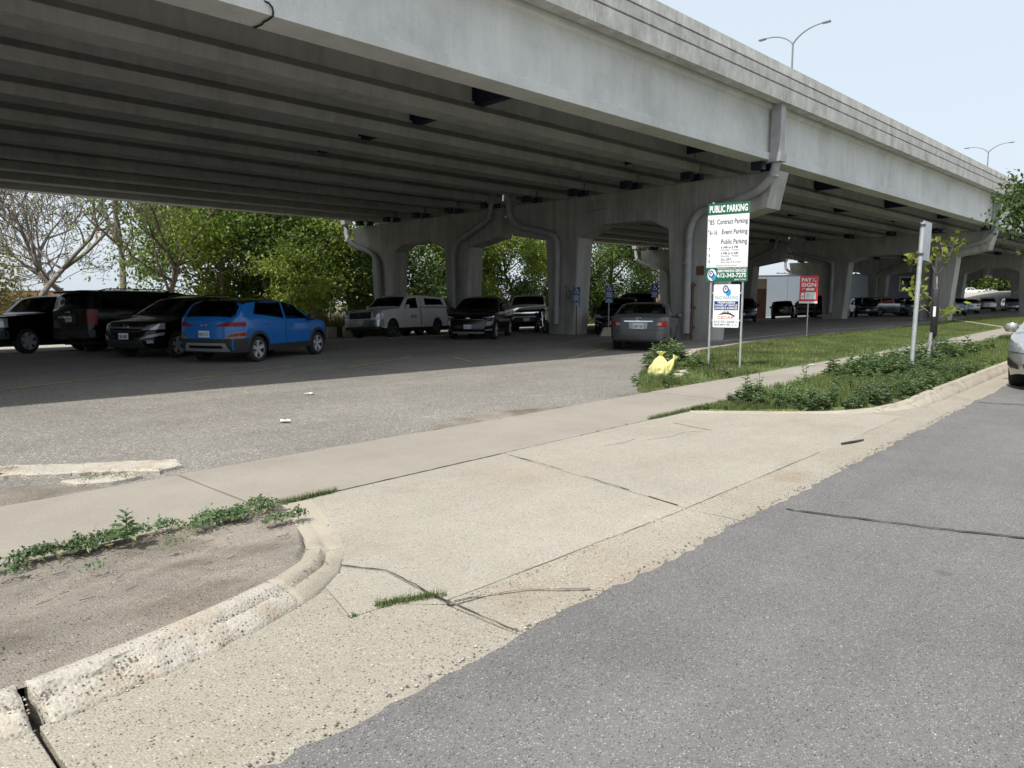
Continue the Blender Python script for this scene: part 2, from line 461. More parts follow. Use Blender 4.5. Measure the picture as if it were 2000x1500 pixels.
def sheet(name, x0, x1, y0, y1, nx, ny, mat, dz=0.0, parent=None, hole=None):
    m = MB()
    m.grid(lambda u, v: (x0 + (x1 - x0) * u, y0 + (y1 - y0) * v, gz(x0 + (x1 - x0) * u, y0 + (y1 - y0) * v) + dz), nx, ny)
    return m.build(name, mat, parent, True, fix=False)

def polysheet(name, poly, mat, dz, parent=None, step=.5, jitter=0.0, kind=None, thick=0.0, seed=1, fz=None):
    """Flat-ish sheet over a polygon, edges subdivided and slightly uneven, triangulated."""
    r = random.Random(seed)
    pts = []
    n = len(poly)
    for i in range(n):
        a, b = poly[i], poly[(i + 1) % n]
        L = math.hypot(b[0]-a[0], b[1]-a[1]); k = max(1, int(L / step))
        for j in range(k):
            t = j / k
            jx = r.uniform(-jitter, jitter) if j else 0; jy = r.uniform(-jitter, jitter) if j else 0
            pts.append((a[0] + (b[0]-a[0]) * t + jx, a[1] + (b[1]-a[1]) * t + jy))
    bm = bmesh.new()
    f_z = fz or (lambda x, y: gz(x, y) + dz)
    vs = [bm.verts.new((x, y, f_z(x, y))) for x, y in pts]
    f = bm.faces.new(vs)
    if f.normal.z < 0: f.normal_flip()
    f.normal_update()
    if f.normal.z < 0: bmesh.ops.reverse_faces(bm, faces=[f])
    if thick > 0:
        ext = bmesh.ops.extrude_face_region(bm, geom=list(bm.faces))
        tv = [e for e in ext['geom'] if isinstance(e, bmesh.types.BMVert)]
        for v_ in tv: v_.co.z += thick
        for v_ in vs: pass
    bmesh.ops.triangulate(bm, faces=[f_ for f_ in bm.faces if len(f_.verts) > 4])
    bmesh.ops.recalc_face_normals(bm, faces=bm.faces)
    me = bpy.data.meshes.new(name); bm.to_mesh(me); bm.free()
    me.materials.append(mat)
    o = bpy.data.objects.new(name, me); COL.objects.link(o)
    if parent is not None: o.parent = parent
    if kind: o['kind'] = kind
    if thick == 0:
        for p in me.polygons:
            if p.normal.z < 0: p.flip()
    return o

def slab(name, poly, mat, top, parent, thick=.11, step=.4, jit=.004, seed=1, bev=.005):
    """A cast slab: extruded polygon with a small worn arris."""
    r = random.Random(seed)
    pts = []
    n = len(poly)
    for i in range(n):
        a, b = poly[i], poly[(i + 1) % n]
        L = math.hypot(b[0]-a[0], b[1]-a[1]); k = max(1, int(L / step))
        for j in range(k):
            t = j / k
            jx = r.uniform(-jit, jit); jy = r.uniform(-jit, jit)
            pts.append((a[0] + (b[0]-a[0]) * t + jx, a[1] + (b[1]-a[1]) * t + jy))
    area = sum(pts[i][0]*pts[(i+1) % len(pts)][1] - pts[(i+1) % len(pts)][0]*pts[i][1] for i in range(len(pts)))
    if area < 0: pts.reverse()
    N = len(pts)
    def inset(d):
        out = []
        for i in range(N):
            p0, p1, p2 = Vector(pts[i-1]), Vector(pts[i]), Vector(pts[(i+1) % N])
            e1 = (p1-p0).normalized(); e2 = (p2-p1).normalized()
            nn = Vector((-(e1.y+e2.y), e1.x+e2.x))
            nn = nn.normalized() if nn.length > 1e-6 else Vector((-e1.y, e1.x))
            out.append(p1 + nn * d)
        return out
    tz = top if callable(top) else (lambda x, y: gz(x, y) + top)
    ins = inset(bev)
    bm = bmesh.new()
    r0 = [bm.verts.new((x, y, tz(x, y) - thick)) for x, y in pts]
    r1 = [bm.verts.new((x, y, tz(x, y) - bev * .6)) for x, y in pts]
    r2 = [bm.verts.new((p.x, p.y, tz(p.x, p.y))) for p in ins]
    for a_, b_ in ((r0, r1), (r1, r2)):
        for i in range(N):
            j = (i + 1) % N
            bm.faces.new((a_[i], a_[j], b_[j], b_[i]))
    f = bm.faces.new(r2)
    bmesh.ops.triangulate(bm, faces=[f])
    bmesh.ops.recalc_face_normals(bm, faces=bm.faces)
    me = bpy.data.meshes.new(name); bm.to_mesh(me); bm.free()
    me.materials.append(mat)
    o = bpy.data.objects.new(name, me); COL.objects.link(o)
    if parent is not None: o.parent = parent
    return o

# ------------------------------------------------------------------ ground, road, kerbs, pavements
def structure(o): o['kind'] = 'structure'; return o

_m = MB()
_xs = list(np.linspace(-260, -20, 13)) + list(np.linspace(-10, 160, 69)) + list(np.linspace(180, 700, 14))
_ys = list(np.linspace(-260, -20, 9)) + list(np.linspace(-10, 60, 36)) + list(np.linspace(75, 700, 16))
_m.grid(lambda u, v: (_xs[round(u * (len(_xs)-1))], _ys[round(v * (len(_ys)-1))],
                      gz(_xs[round(u * (len(_xs)-1))], _ys[round(v * (len(_ys)-1))]) - .14), len(_xs)-1, len(_ys)-1)
structure(_m.build('ground', MT['earth'], None, True, fix=False))
structure(sheet('street', -40, 140, -12, 2.0, 90, 8, MT['road'], -.006))
# ragged asphalt edge lying on the gutter concrete
_r = random.Random(3); _top = []; _x = -12.0
while _x < 40:
    _top.append((_x, 2.05 + _r.uniform(-.022, .022) + .012 * math.sin(_x * 3.1))); _x += _r.uniform(.04, .11) if _x < 12 else .3
_m = MB(); _vs = []
for _x, _y in _top: _vs += [(_x, 1.88, -.0055), (_x, 1.93, .0), (_x, _y - .02, .001), (_x, _y, -.006)]
_m.add(_vs, [(4*i+k, 4*i+4+k, 4*i+5+k, 4*i+1+k) for i in range(len(_top)-1) for k in range(3)])
structure(_m.build('street_edge', MT['road'], None, True, fix=False))
structure(sheet('parking_lot', -60, 125, 6.2, 44.5, 95, 50, MT['lot'], -.012))
structure(sheet('far_pavement', -60, 125, 36.5, 52, 60, 16, MT['pale_lot'], .004))
structure(sheet('hill', 108, 330, -60, 80, 60, 40, MT['pale_lot'], -.03))

# pavement, cast slab by slab
walk = structure(sheet('sidewalk', -14, 75, 4.74, 6.22, 80, 2, MT['joint'], -.03))
_joints = [-13.0, -10.35, -7.75, -5.2, -2.62, -.06, 2.47, 5.0, 7.55, 10.1] + [10.1 + 2.55 * k for k in range(1, 25)]
for i in range(len(_joints) - 1):
    a, b = _joints[i], _joints[i + 1]
    slab('slab', [(a + .007, 4.745), (b - .007, 4.745), (b - .007, 6.215), (a + .007, 6.215)], MT['walk'], .0 + .004 * math.sin(i * 2.3), walk, .1, .45, .004, i)

# left kerb return, broken by frost and ploughs
BACK = [(-8, 3.04), (.60, 3.04), (1.09, 3.11), (1.45, 3.19), (1.77, 3.30), (2.0, 3.46), (2.18, 3.70), (2.31, 3.95), (2.40, 4.2), (2.50, 4.45), (2.60, 4.74)]
def off_path(path, d):
    out = []
    for i, p in enumerate(path):
        a = Vector(path[max(i-1, 0)]); b = Vector(path[min(i+1, len(path)-1)])
        t = (b - a).normalized(); out.append((p[0] + t.y * d, p[1] - t.x * d))
    return out
def resample(path, step):
    out = [path[0]]
    for a, b in zip(path[:-1], path[1:]):
        L = math.hypot(b[0]-a[0], b[1]-a[1]); k = max(1, int(L / step))
        for j in range(1, k + 1): out.append((a[0] + (b[0]-a[0]) * j / k, a[1] + (b[1]-a[1]) * j / k))
    return out
def kerb_h(x, y):
    return .092 * (1 - ss(3.15, 3.95, y)) + .004
def kerb_mesh(path, mat, parent, broken=0.0, hfn=kerb_h, seed=0, step=.03, width=.125, slope=.105):
    P = resample(path, step); n = len(P)
    m = MB(); prof_n = 13
    vs = []
    for i, p in enumerate(P):
        a = Vector(P[max(i-1, 0)]); b = Vector(P[min(i+1, n-1)])
        t = (b - a).normalized(); o = Vector((t.y, -t.x))
        h = hfn(*p)
        e = 0.0
        if i in (0, n - 1): e = .02
        prof = [(0, -.1), (0, h - .02), (.012, h - .004), (.05, h), (.095, h), (width - .025, h - .004), (width - .006, h - .016), (width + .006, h - .035), (width + slope * .35, h * .6), (width + slope * .6, h * .4), (width + slope * .85, h * .2), (width + slope, .002), (width + slope + .02, -.1)]
        for k, (d, z) in enumerate(prof):
            q = Vector((p[0] + o.x * d, p[1] + o.y * d, z))
            if 2 <= k <= 11:
                nz = noise.noise(q * 9 + Vector((seed, 0, 0))); nf = noise.noise(q * 34)
                w = broken * (1.0 if k >= 5 else .35) * max(0, min(1, .55 + 1.3 * noise.noise(Vector((p[0] * 1.9, p[1] * 1.9, seed * 3.3)))))
                amt = (.03 * (nz + .25) + .012 * nf) * w + .0025 * nf
                q -= Vector((o.x, o.y, 0)) * amt * (1 if k >= 6 else .3)
                q.z -= max(0, amt * (1.0 if 4 <= k <= 8 else .4)) + e * (1 if k > 2 else 0)
                q.z = max(q.z, .0015)
            vs.append(tuple(q))
    fs = [(i*prof_n+k, i*prof_n+k+1, (i+1)*prof_n+k+1, (i+1)*prof_n+k) for i in range(n-1) for k in range(prof_n-1)]
    fs += [tuple(range(prof_n)), tuple((n-1)*prof_n + k for k in range(prof_n-1, -1, -1))]
    m.add(vs, fs)
    return m.build('kerb_stone', mat, parent, True, angle=50)
kerb_l = structure(MB().box((-3.7, 2.93, -.09), (8.5, .1, .05)).build('kerb', MT['joint']))
kerb_l.name = 'kerb'
kerb_mesh([(-8, 3.04), (-2.6, 3.04)], MT['curb'], kerb_l, .6, seed=1)
kerb_mesh([(-2.58, 3.04), (.575, 3.04)], MT['worn'], kerb_l, .9, seed=2, step=.02)
kerb_mesh([(.605, 3.04), (1.09, 3.11), (1.45, 3.19), (1.70, 3.275)], MT['worn'], kerb_l, .85, seed=5, step=.015)
kerb_mesh([(1.703, 3.277), (1.77, 3.30), (2.0, 3.46), (2.172, 3.69)], MT['curb'], kerb_l, .3, seed=4, step=.015)
kerb_mesh(BACK[6:], MT['curb'], kerb_l, .05, seed=6, step=.02)
# pebbles standing proud of the worn kerb face and in the gutter edge
def pebbles(name, pts, mat, parent=None):
    base = [(1,0,0),(-1,0,0),(0,1,0),(0,-1,0),(0,0,1),(0,0,-1)]
    bf = [(0,2,4),(2,1,4),(1,3,4),(3,0,4),(2,0,5),(1,2,5),(3,1,5),(0,3,5)]
    V = []; F = []; r = random.Random(5)
    for (x, y, z, s) in pts:
        b = len(V); an = r.uniform(0, 6.3); ca, sa = math.cos(an), math.sin(an)
        sx, sy, sz = s * r.uniform(.8, 1.4), s * r.uniform(.7, 1.1), s * r.uniform(.45, .75)
        for p in base:
            px, py = p[0] * sx, p[1] * sy
            V.append((x + px * ca - py * sa, y + px * sa + py * ca, z + p[2] * sz))
        F += [tuple(i + b for i in f) for f in bf]
    o = np_mesh(name, V, F, mat, parent, True); o['kind'] = 'stuff'; return o
MT['pebble'] = None
_t = NT('pebble_stones')
_t.pbr(_t.ramp(_t.geo.outputs['Random Per Island'], [(0, (.10, .09, .09)), (.3, (.19, .155, .135)), (.5, (.30, .23, .17)), (.75, (.40, .36, .31)), (1, (.58, .55, .5))]), .7, 0, None, .4)
MT['pebble'] = _t.mat
_r = random.Random(11); _pts = []
for k in range(900):                                   # on the broken kerb face
    s = _r.random() ** .8; P = resample([(-1.2, 3.04), (.6, 3.04), (1.09, 3.11), (1.72, 3.28), (2.05, 3.5)], .02)
    i = int(s * (len(P) - 2)); a = Vector(P[i]); b = Vector(P[i+1]); t = (b-a).normalized()
    d = _r.uniform(.10, .23); h = .088 * (1 - max(0, (d - .125) / .105)) if d > .125 else .088
    if a.x > 1.75 and _r.random() < .7: continue
    _pts.append((a.x + t.y * d, a.y - t.x * d, max(.001, h - .012), _r.uniform(.003, .009)))
pebbles('kerb_pebbles', _pts, MT['pebble'], kerb_l)
_pts = [(_r.uniform(-1.5, 12), 2.05 + _r.gauss(.018, .02), .004, _r.uniform(.003, .009)) for k in range(700)]
_pts += [(x, 2.5 - .02 * (x - 2.3) / 3 + _r.gauss(0, .02), .001, _r.uniform(.002, .0055)) for x in [_r.uniform(2.4, 7.2) for k in range(420)]]
_pts += [(_r.uniform(-2, 2.3), _r.uniform(3.2, 4.6), .07, _r.uniform(.002, .006)) for k in range(420)]
_pts = [(x, y, (z if y < 3.05 else .074 - .05 * ss(3.3, 4.7, y)), s) for x, y, z, s in _pts if not (y > 3.05 and (x - 2.55) > -(.0 + (4.74 - y) * .35) )]
structure(pebbles('loose_pebbles', _pts, MT['pebble']))['kind'] = 'stuff'

# gutter pans and the driveway apron
gut = structure(sheet('gutter', -8, 60, 2.0, 2.66, 60, 1, MT['joint'], -.05))
gy0, gy1 = 1.95, 2.5
for i, (a, b, y1a, y1b) in enumerate([(-8, -2.6, 2.82, 2.82), (-2.58, .575, 2.82, 2.82), (4.565, 7.195, 2.48, 2.46), (7.21, 10.2, 2.46, 2.46), (13.31, 18, 2.62, 2.62), (18.01, 26, 2.62, 2.62), (26.01, 40, 2.62, 2.62)]):
    slab('gutter_pan', [(a, gy0), (b, gy0), (b, y1b), (a, y1a)], MT['gutter'], -.0015, gut, .1, .35, .003, i)
slab('gutter_pan', [(.60, gy0), (2.285, gy0), (2.262, 2.15), (2.265, 2.535), (2.1, 2.725), (1.86, 2.765), (1.93, 3.0), (2.0, 3.26), (1.85, 3.17), (1.7, 3.09), (1.4, 3.0), (1.0, 2.93), (.60, 2.84)], MT['gutter'], -.003, gut, .1, .2, .004, 31, .003)
slab('gutter_pan', [(2.30, gy0), (2.285, 2.15), (2.285, 2.50), (2.47, 2.46), (2.67, 2.345), (2.9, 2.115), (3.0, gy0)], MT['gutter'], -.005, gut, .1, .12, .006, 32)
slab('gutter_pan', [(3.012, gy0), (2.912, 2.12), (2.68, 2.355), (2.48, 2.473), (2.30, 2.512), (2.32, 2.565), (4.555, 2.475), (4.55, gy0)], MT['gutter'], -.003, gut, .1, .2, .005, 33)
slab('gutter_pan', [(10.21, gy0), (13.3, gy0), (13.3, 2.62), (12.1, 2.62), (11.3, 2.70), (10.7, 2.85), (10.21, 3.05)], MT['gutter'], -.004, gut, .1, .3, .004, 34)
apr = structure(sheet('driveway_apron', .5, 11, 2.45, 4.74, 20, 6, MT['joint'], -.05))
FR = off_path(BACK, .215)
_front = [p for p in FR if p[0] > 0.55]
slab('apron_slab', [(1.865, 2.77), (2.1, 2.733), (2.27, 2.545), (2.325, 3.105), (2.125, 3.495), (2.08, 3.38), (2.004, 3.262), (1.934, 3.0)], MT['apron'], -.002, apr, .1, .2, .003, 41, .003)
slab('apron_slab', [(2.335, 3.112), (2.30, 2.572), (4.552, 2.480), (5.012, 4.73), (2.62, 4.73), (2.62, 4.6), (2.53, 4.3), (2.43, 4.0), (2.33, 3.75), (2.13, 3.512)], MT['apron'], .0, apr, .1, .2, .004, 42)
slab('apron_slab', [(4.566, 2.482), (7.2, 2.463), (7.80, 4.73), (5.026, 4.73)], MT['apron'], .002, apr, .1, .3, .004, 43)
slab('apron_slab', [(7.214, 2.463), (10.195, 2.463), (10.195, 3.06), (9.9, 3.3), (9.35, 3.9), (8.9, 4.5), (8.7, 4.73), (7.814, 4.73)], MT['apron'], -.001, apr, .1, .3, .004, 44)

# right kerb and verge
RB = [(8.72, 4.74), (9.1, 4.25), (9.55, 3.72), (10.0, 3.25), (10.5, 2.92), (11.2, 2.72), (12.2, 2.66), (14, 2.64)]
RB_out = list(reversed(RB))
kerb_r = structure(MB().box((20, 2.6, -.1), (18, .08, .05)).build('kerb', MT['joint']))
def kerb_hr(x, y): return .13 * ss(9.6, 12.5, x) + .012
_segs = [RB[:5], RB[4:6], RB[5:7]] + [[(12.2 + 1.75 * k + .02, 2.66), (12.2 + 1.75 * (k + 1) - .02, 2.66)] for k in range(14)]
for i, s in enumerate(_segs):
    q = [(x, y + .0) for x, y in reversed(s)]
    # kerb_mesh offsets to the right of travel; walk so the street lies on that side
    q = list(s)
    kerb_mesh(q, MT['curb'], kerb_r, .8 if i < 8 else .4, kerb_hr, seed=20 + i, step=.04 if i < 8 else .15)
verge_poly = [(8.75, 4.735)] + [(x + .02, y + .01) for x, y in RB[1:]] + [(37, 2.66), (75, 2.66), (75, 4.73), (30, 4.73)]
_m = MB()
def _vp(u, v):
    x = 8.72 + 66 * u ** 1.8; yl = float(np.interp(x, [p[0] for p in RB], [p[1] for p in RB])) + .01 if x < 12.2 else 2.67
    y = yl + (4.735 - yl) * v
    return (x, y, gz(x, y) + .012 + .09 * ss(9, 12.5, x) * (1 - ss(2.7, 4.7, y) * .6) - (.05 if v in (0, 1) else 0) + .012 * noise.noise(Vector((x * 3, y * 3, 0))))
_m.grid(_vp, 160, 14)
verge = structure(_m.build('verge', MT['turf'], None, True, fix=False))

# bare dirt behind the left kerb
_m = MB()
def dirt_pt(u, v):
    x = -8 + (2.60 + 8) * u ** .55
    yb = np.interp(x, [p[0] for p in BACK], [p[1] for p in BACK]) - .03
    y = yb + (4.742 - yb) * v
    edge = min(v, 1 - v)
    z = .086 * (1 - ss(3.25, 4.5, y) * .9) - .008 + .016 * noise.noise(Vector((x * 1.6, y * 1.6, 0))) * ss(0, .15, edge) + .005 * noise.noise(Vector((x * 9, y * 9, 2))) + .0035 * noise.noise(Vector((x * 30, y * 30, 2)))
    if v < .05: z = min(z, kerb_h(x, yb) - .008)
    elif x > 2.1: z = min(z, kerb_h(x, yb) + .002 + .3 * v)
    return (x, y, max(z, .002 if v < .05 else .006))
_m.grid(dirt_pt, 220, 60)
structure(_m.build('bare_dirt', MT['dirt'], None, True, fix=False))
structure(polysheet('bare_dirt', [(-12, 6.19), (1.9, 6.19), (1.75, 6.6), (1.2, 6.95), (.4, 7.2), (-1, 7.5), (-12, 8.2)], MT['dirt'], -.004, None, .3, .03))

# lawn beside the lot, with its edging stones
lawn_poly = [(10.02, 6.225), (75, 6.225), (75, 11.2), (58, 10.7), (47, 10.2), (36, 10.3), (30.2, 10.85), (23.6, 10.7), (19.2, 10.1), (17, 9.1), (15.2, 8.9), (13.6, 8.5), (12.1, 7.6), (10.9, 7.0)]
_m = MB()
_lx = [10.0, 10.9, 12.1, 13.6, 15.2, 17, 19.2, 23.6, 30.2, 36, 47, 58, 76]; _ly = [6.35, 7.0, 7.6, 8.5, 8.9, 9.15, 10.1, 10.75, 10.9, 10.35, 10.25, 10.75, 11.2]
def _lp(u, v):
    x = 10.0 + 66 * u ** 1.8; yh = float(np.interp(x, _lx, _ly)) + .05 * noise.noise(Vector((x * 2.1, 0, 0)))
    y = 6.225 + (yh - 6.225) * v
    return (x, y, gz(x, y) + (-.02 if v in (0, 1) or u == 0 else .03 + .02 * noise.noise(Vector((x * 1.7, y * 1.7, 3)))))
_m.grid(_lp, 170, 26)
structure(_m.build('lawn', MT['turf'], None, True, fix=False))
edging = structure(MB().box((20, 10.4, -.12), (.3, .2, .05)).build('edging_kerb', MT['joint']))
_ed = [(14.9, 9.05), (17.0, 9.35), (19.2, 10.3), (23.6, 10.9), (27, 10.98), (30.2, 11.05), (36, 10.5), (41, 10.35)]
_k = 0
for a, b in zip(_ed[:-1], _ed[1:]):
    L = math.hypot(b[0]-a[0], b[1]-a[1]); n = max(1, int(L / 1.6))
    for j in range(n):
        p = (a[0] + (b[0]-a[0]) * (j + .02) / n, a[1] + (b[1]-a[1]) * (j + .02) / n)
        q = (a[0] + (b[0]-a[0]) * (j + .97) / n, a[1] + (b[1]-a[1]) * (j + .97) / n)
        t = Vector((q[0]-p[0], q[1]-p[1])).normalized(); o = (-t.y * .09, t.x * .09)
        slab('edging_stone', [(p[0]-o[0], p[1]-o[1]), (q[0]-o[0], q[1]-o[1]), (q[0]+o[0], q[1]+o[1]), (p[0]+o[0], p[1]+o[1])], MT['curb'], .06 + .015 * math.sin(_k * 1.7), edging, .15, .4, .012, 60 + _k, .02)
        _k += 1
_ln = [(54.5, 10.5), (49, 8.4), (43.5, 6.3)]
for a, b in zip(_ln[:-1], _ln[1:]):
    for j in range(4):
        p = (a[0] + (b[0]-a[0]) * (j + .02) / 4, a[1] + (b[1]-a[1]) * (j + .02) / 4)
        q = (a[0] + (b[0]-a[0]) * (j + .97) / 4, a[1] + (b[1]-a[1]) * (j + .97) / 4)
        slab('edging_stone', [(p[0], p[1] - .12), (q[0], q[1] - .12), (q[0], q[1] + .12), (p[0], p[1] + .12)], MT['curb'], .10, edging, .15, .6, .01, 90 + j, .02)

# tar-filled crack across the street, parking-bay lines
def strip(name, path, w, mat, dz, parent=None, wob=.0, seed=0):
    r = random.Random(seed); P = resample(path, .06 if wob else .4); m = MB(); vs = []
    for i, p in enumerate(P):
        a = Vector(P[max(i-1, 0)]); b = Vector(P[min(i+1, len(P)-1)]); t = (b-a).normalized()
        ww = w * (1 + r.uniform(-.5, .5) * (1 if wob else 0)); ox = r.uniform(-wob, wob)
        c = Vector((p[0] - t.y * ox, p[1] + t.x * ox))
        for s in (-.5, .5):
            x, y = c.x - t.y * ww * s, c.y + t.x * ww * s
            vs.append((x, y, gz(x, y) + dz))
    m.add(vs, [(2*i, 2*i+1, 2*i+3, 2*i+2) for i in range(len(P)-1)])
    o = m.build(name, mat, parent, fix=False)
    for pl in o.data.polygons:
        if pl.normal.z < 0: pl.flip()
    return o
structure(strip('crack_seal', [(5.02, 1.93), (5.12, 1.55), (5.22, 1.2), (5.30, .9), (5.43, .55), (5.5, 0), (5.8, -2), (5.7, -5)], .02, MT['tar'], .004, None, .008, 2))
structure(strip('crack_seal', [(12.35, 2.0), (12.6, 1.2), (12.9, .2), (13.2, -2)], .03, MT['tar'], .004, None, .012, 3))
for i, (p, q) in enumerate([((18.5, 11.4), (23.6, 13.3)), ((14.6, 11.5), (18.7, 13.1)), ((18.9, 15.4), (24.2, 17.4)), ((5.6, 13.7), (8.6, 14.9)), ((9.3, 13.6), (12.3, 15.0)), ((12.2, 12.6), (12.9, 14.0)), ((2.2, 14.2), (5.2, 15.4)), ((17.4, 18.8), (21.3, 20.3))]):
    structure(strip('bay_line', [p, q], .10, MT['yellow_line'], -.004, None, .004, 30 + i))
for i, (p, q) in enumerate([((24.0, 12.2), (33.5, 12.6)), ((36, 12.5), (44, 11.4))]):
    structure(strip('bay_line', [p, q], .10, MT['white_line'], -.004, None, .004, 50 + i))
for i, (pth, w) in enumerate([([(4.99, 4.62), (4.93, 4.2), (4.86, 3.86)], .006), ([(4.80, 3.58), (4.74, 3.3), (4.69, 3.05)], .011), ([(4.64, 2.85), (4.57, 2.56)], .009), ([(7.70, 4.4), (7.60, 4.05), (7.55, 3.8)], .012), ([(6.55, 4.05), (6.9, 3.95), (7.2, 3.98), (7.45, 3.86)], .005), ([(5.9, 4.22), (6.25, 4.15), (6.5, 4.18)], .005),
        ([(3.1, 4.74), (4.2, 4.735), (5.0, 4.738), (6.2, 4.733), (7.7, 4.737)], .009), ([(2.12, 3.5), (2.2, 3.38), (2.33, 3.11), (2.32, 2.9), (2.29, 2.58), (2.285, 2.3), (2.29, 2.07)], .008), ([(2.31, 2.53), (2.46, 2.47), (2.67, 2.35), (2.9, 2.12)], .006), ([(10.2, 3.1), (10.25, 2.75), (10.2, 2.3)], .007)]):
    structure(strip('crack', pth, w, MT['joint'], .0045, None, .006, 70 + i))
# worn-through patch of the lot beside the pavement
structure(polysheet('worn_patch', [(5.35, 6.22), (7.9, 6.22), (7.4, 6.5), (6.75, 6.72), (6.3, 6.62), (5.8, 6.55)], MT['dirt'], -.007, None, .12, .05, None, 0, 8))

# ------------------------------------------------------------------ the viaduct
ZG, ZS, ZP = 6.26, 8.12, 9.26         # girder soffit, slab soffit, parapet top
GIRDERS = [-8.72 + 2.83 * k for k in range(10)]
SPANS = [(-60, -30), (-30, 0), (0, 30), (30, 60), (60, 90), (90, 120), (120, 150)]
bridge = thing('viaduct', 'long grey concrete girder viaduct carrying a road over the parking lot', 'bridge', (0, 0, 0))
def bmap(poly_az, d0, d1, m):
    """Extrude an (across, z) polygon along the bridge."""
    n = len(poly_az)
    vs = [BR(a, d0, z) for a, z in poly_az] + [BR(a, d1, z) for a, z in poly_az]
    m.add(vs, [tuple(range(n)), tuple(range(2*n-1, n-1, -1))] + [(i, (i+1) % n, n + (i+1) % n, n + i) for i in range(n)])
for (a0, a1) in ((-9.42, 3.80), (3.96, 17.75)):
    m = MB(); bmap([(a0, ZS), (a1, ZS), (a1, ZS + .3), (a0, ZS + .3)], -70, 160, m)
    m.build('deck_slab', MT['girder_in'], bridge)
# fascia parapet: panels with two rustication grooves
def par_panel(side, a, d0, d1):
    s = side
    prof = [(0, 8.07), (0, 8.515), (.07, 8.525), (.07, 8.56), (0, 8.57), (0, 8.865), (.07, 8.875), (.07, 8.91), (0, 8.92), (.03, 9.24), (.06, 9.26), (.34, 9.26), (.34, 8.07)]
    m = MB(); bmap([(a + s * o, z) for o, z in prof], d0, d1, m)
    return m.build('parapet_panel', MT['parapet'], bridge)
for k in range(-7, 16):
    par_panel(1, -9.62, k * 10.0 - .35 + .008, k * 10.0 + 9.65 - .008)
    par_panel(-1, 17.95, k * 10.0 - .35 + .008, k * 10.0 + 9.65 - .008)
for a in (3.6, 4.2):
    m = MB(); bmap([(a - .15, ZS + .3), (a + .15, ZS + .3), (a + .1, 9.2), (a - .1, 9.2)], -70, 160, m)
    m.build('median_barrier', MT['parapet'], bridge)
# drip fillet under the overhang
GPROF = [(-.35, 0), (.35, 0), (.35, .27), (.31, .31), (.10, .50), (.12, 1.58), (.30, 1.70), (.48, 1.74), (.48, 1.862), (-.48, 1.862), (-.48, 1.74), (-.30, 1.70), (-.12, 1.58), (-.10, .50), (-.31, .31), (-.35, .27)]
GEXT = [(-.42, 0), (.28, 0), (.28, .16), (.24, .26), (.10, .46), (.12, 1.58), (.30, 1.70), (.48, 1.74), (.48, 1.862), (-.44, 1.862), (-.44, 1.72), (-.31, 1.66), (-.31, .30), (-.42, .225)]
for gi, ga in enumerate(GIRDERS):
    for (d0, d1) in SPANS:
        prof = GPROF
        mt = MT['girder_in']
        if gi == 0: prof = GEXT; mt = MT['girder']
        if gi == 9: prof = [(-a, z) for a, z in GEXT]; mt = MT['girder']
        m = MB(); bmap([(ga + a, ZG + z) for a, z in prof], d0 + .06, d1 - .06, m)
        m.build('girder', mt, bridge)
# steel diaphragms between the girders
def diaphragm(ga, gb, d):
    m = MB()
    def bx(a0, a1, dd, w, z0, z1):
        vs = [BR(a, e, z) for z in (z0, z1) for a, e in ((a0, dd - w/2), (a1, dd - w/2), (a1, dd + w/2), (a0, dd + w/2))]
        m.add(vs, [(0,3,2,1),(4,5,6,7),(0,1,5,4),(1,2,6,5),(2,3,7,6),(3,0,4,7)])
    a0, a1 = ga + .125, gb - .125
    if ga == GIRDERS[0]: a0 = ga + .125
    bx(a0, a1, d, .02, ZG + .50, ZG + 1.55)
    bx(a0, a1, d + .14, .28, ZG + .46, ZG + .50)
    bx(a0, a1, d + .14, .28, ZG + 1.55, ZG + 1.57)
    bx(a0, a0 + .02, d + .1, .4, ZG + .55, ZG + 1.55)
    bx(a1 - .02, a1, d + .1, .4, ZG + .55, ZG + 1.55)
    return m.build('diaphragm', MT['steel_navy'], bridge)
for (d0, d1) in SPANS[1:5]:
    for i in range(9):
        if i == 4: continue
        for f in ((.635,) if d0 < 0 else (.35, .66)):
            diaphragm(GIRDERS[i], GIRDERS[i+1], d0 + (d1 - d0) * f)
# end diaphragms and bearings on each pier
for d in (-30, 0, 30, 60, 90):
    for gi, ga in enumerate(GIRDERS):
        for e in (-.35, .35):
            m = MB()
            vs = [BR(ga + a, d + e + f, z) for z in (5.985, ZG - .003) for a, f in ((-.2, -.14), (.2, -.14), (.2, .14), (-.2, .14))]
            m.add(vs, [(0,3,2,1),(4,5,6,7),(0,1,5,4),(1,2,6,5),(2,3,7,6),(3,0,4,7)])
            m.build('bearing', MT['steel_navy'], bridge)
    for i in range(9):
        if i == 4: continue
        m = MB(); bmap([(GIRDERS[i] + .125, ZG + .6), (GIRDERS[i+1] - .125, ZG + .6), (GIRDERS[i+1] - .125, ZS - .05), (GIRDERS[i] + .125, ZS - .05)], d - .62, d - .58, m)
        m.build('end_diaphragm', MT['steel_navy'], bridge)
# conduit hanging down the outer girder
def bpts(pts): return [BR(*p) for p in pts]
m = MB(); m.tube(bpts([(-9.09, -18.42, 8.1), (-9.09, -18.42, 7.2), (-9.09, -18.41, 6.75), (-9.09, -18.38, 6.55), (-9.12, -18.32, 6.47), (-9.17, -18.24, 6.44), (-9.185, -18.19, 6.38), (-9.18, -18.17, 6.30), (-9.15, -18.17, 6.25), (-9.0, -18.18, 6.23), (-8.85, -18.19, 6.235), (-8.72, -18.16, 6.235), (-8.5, -18.19, 6.235), (-8.42, -18.2, 6.28)]), .017, 8)
m.build('conduit', MT['black_plastic'], bridge)
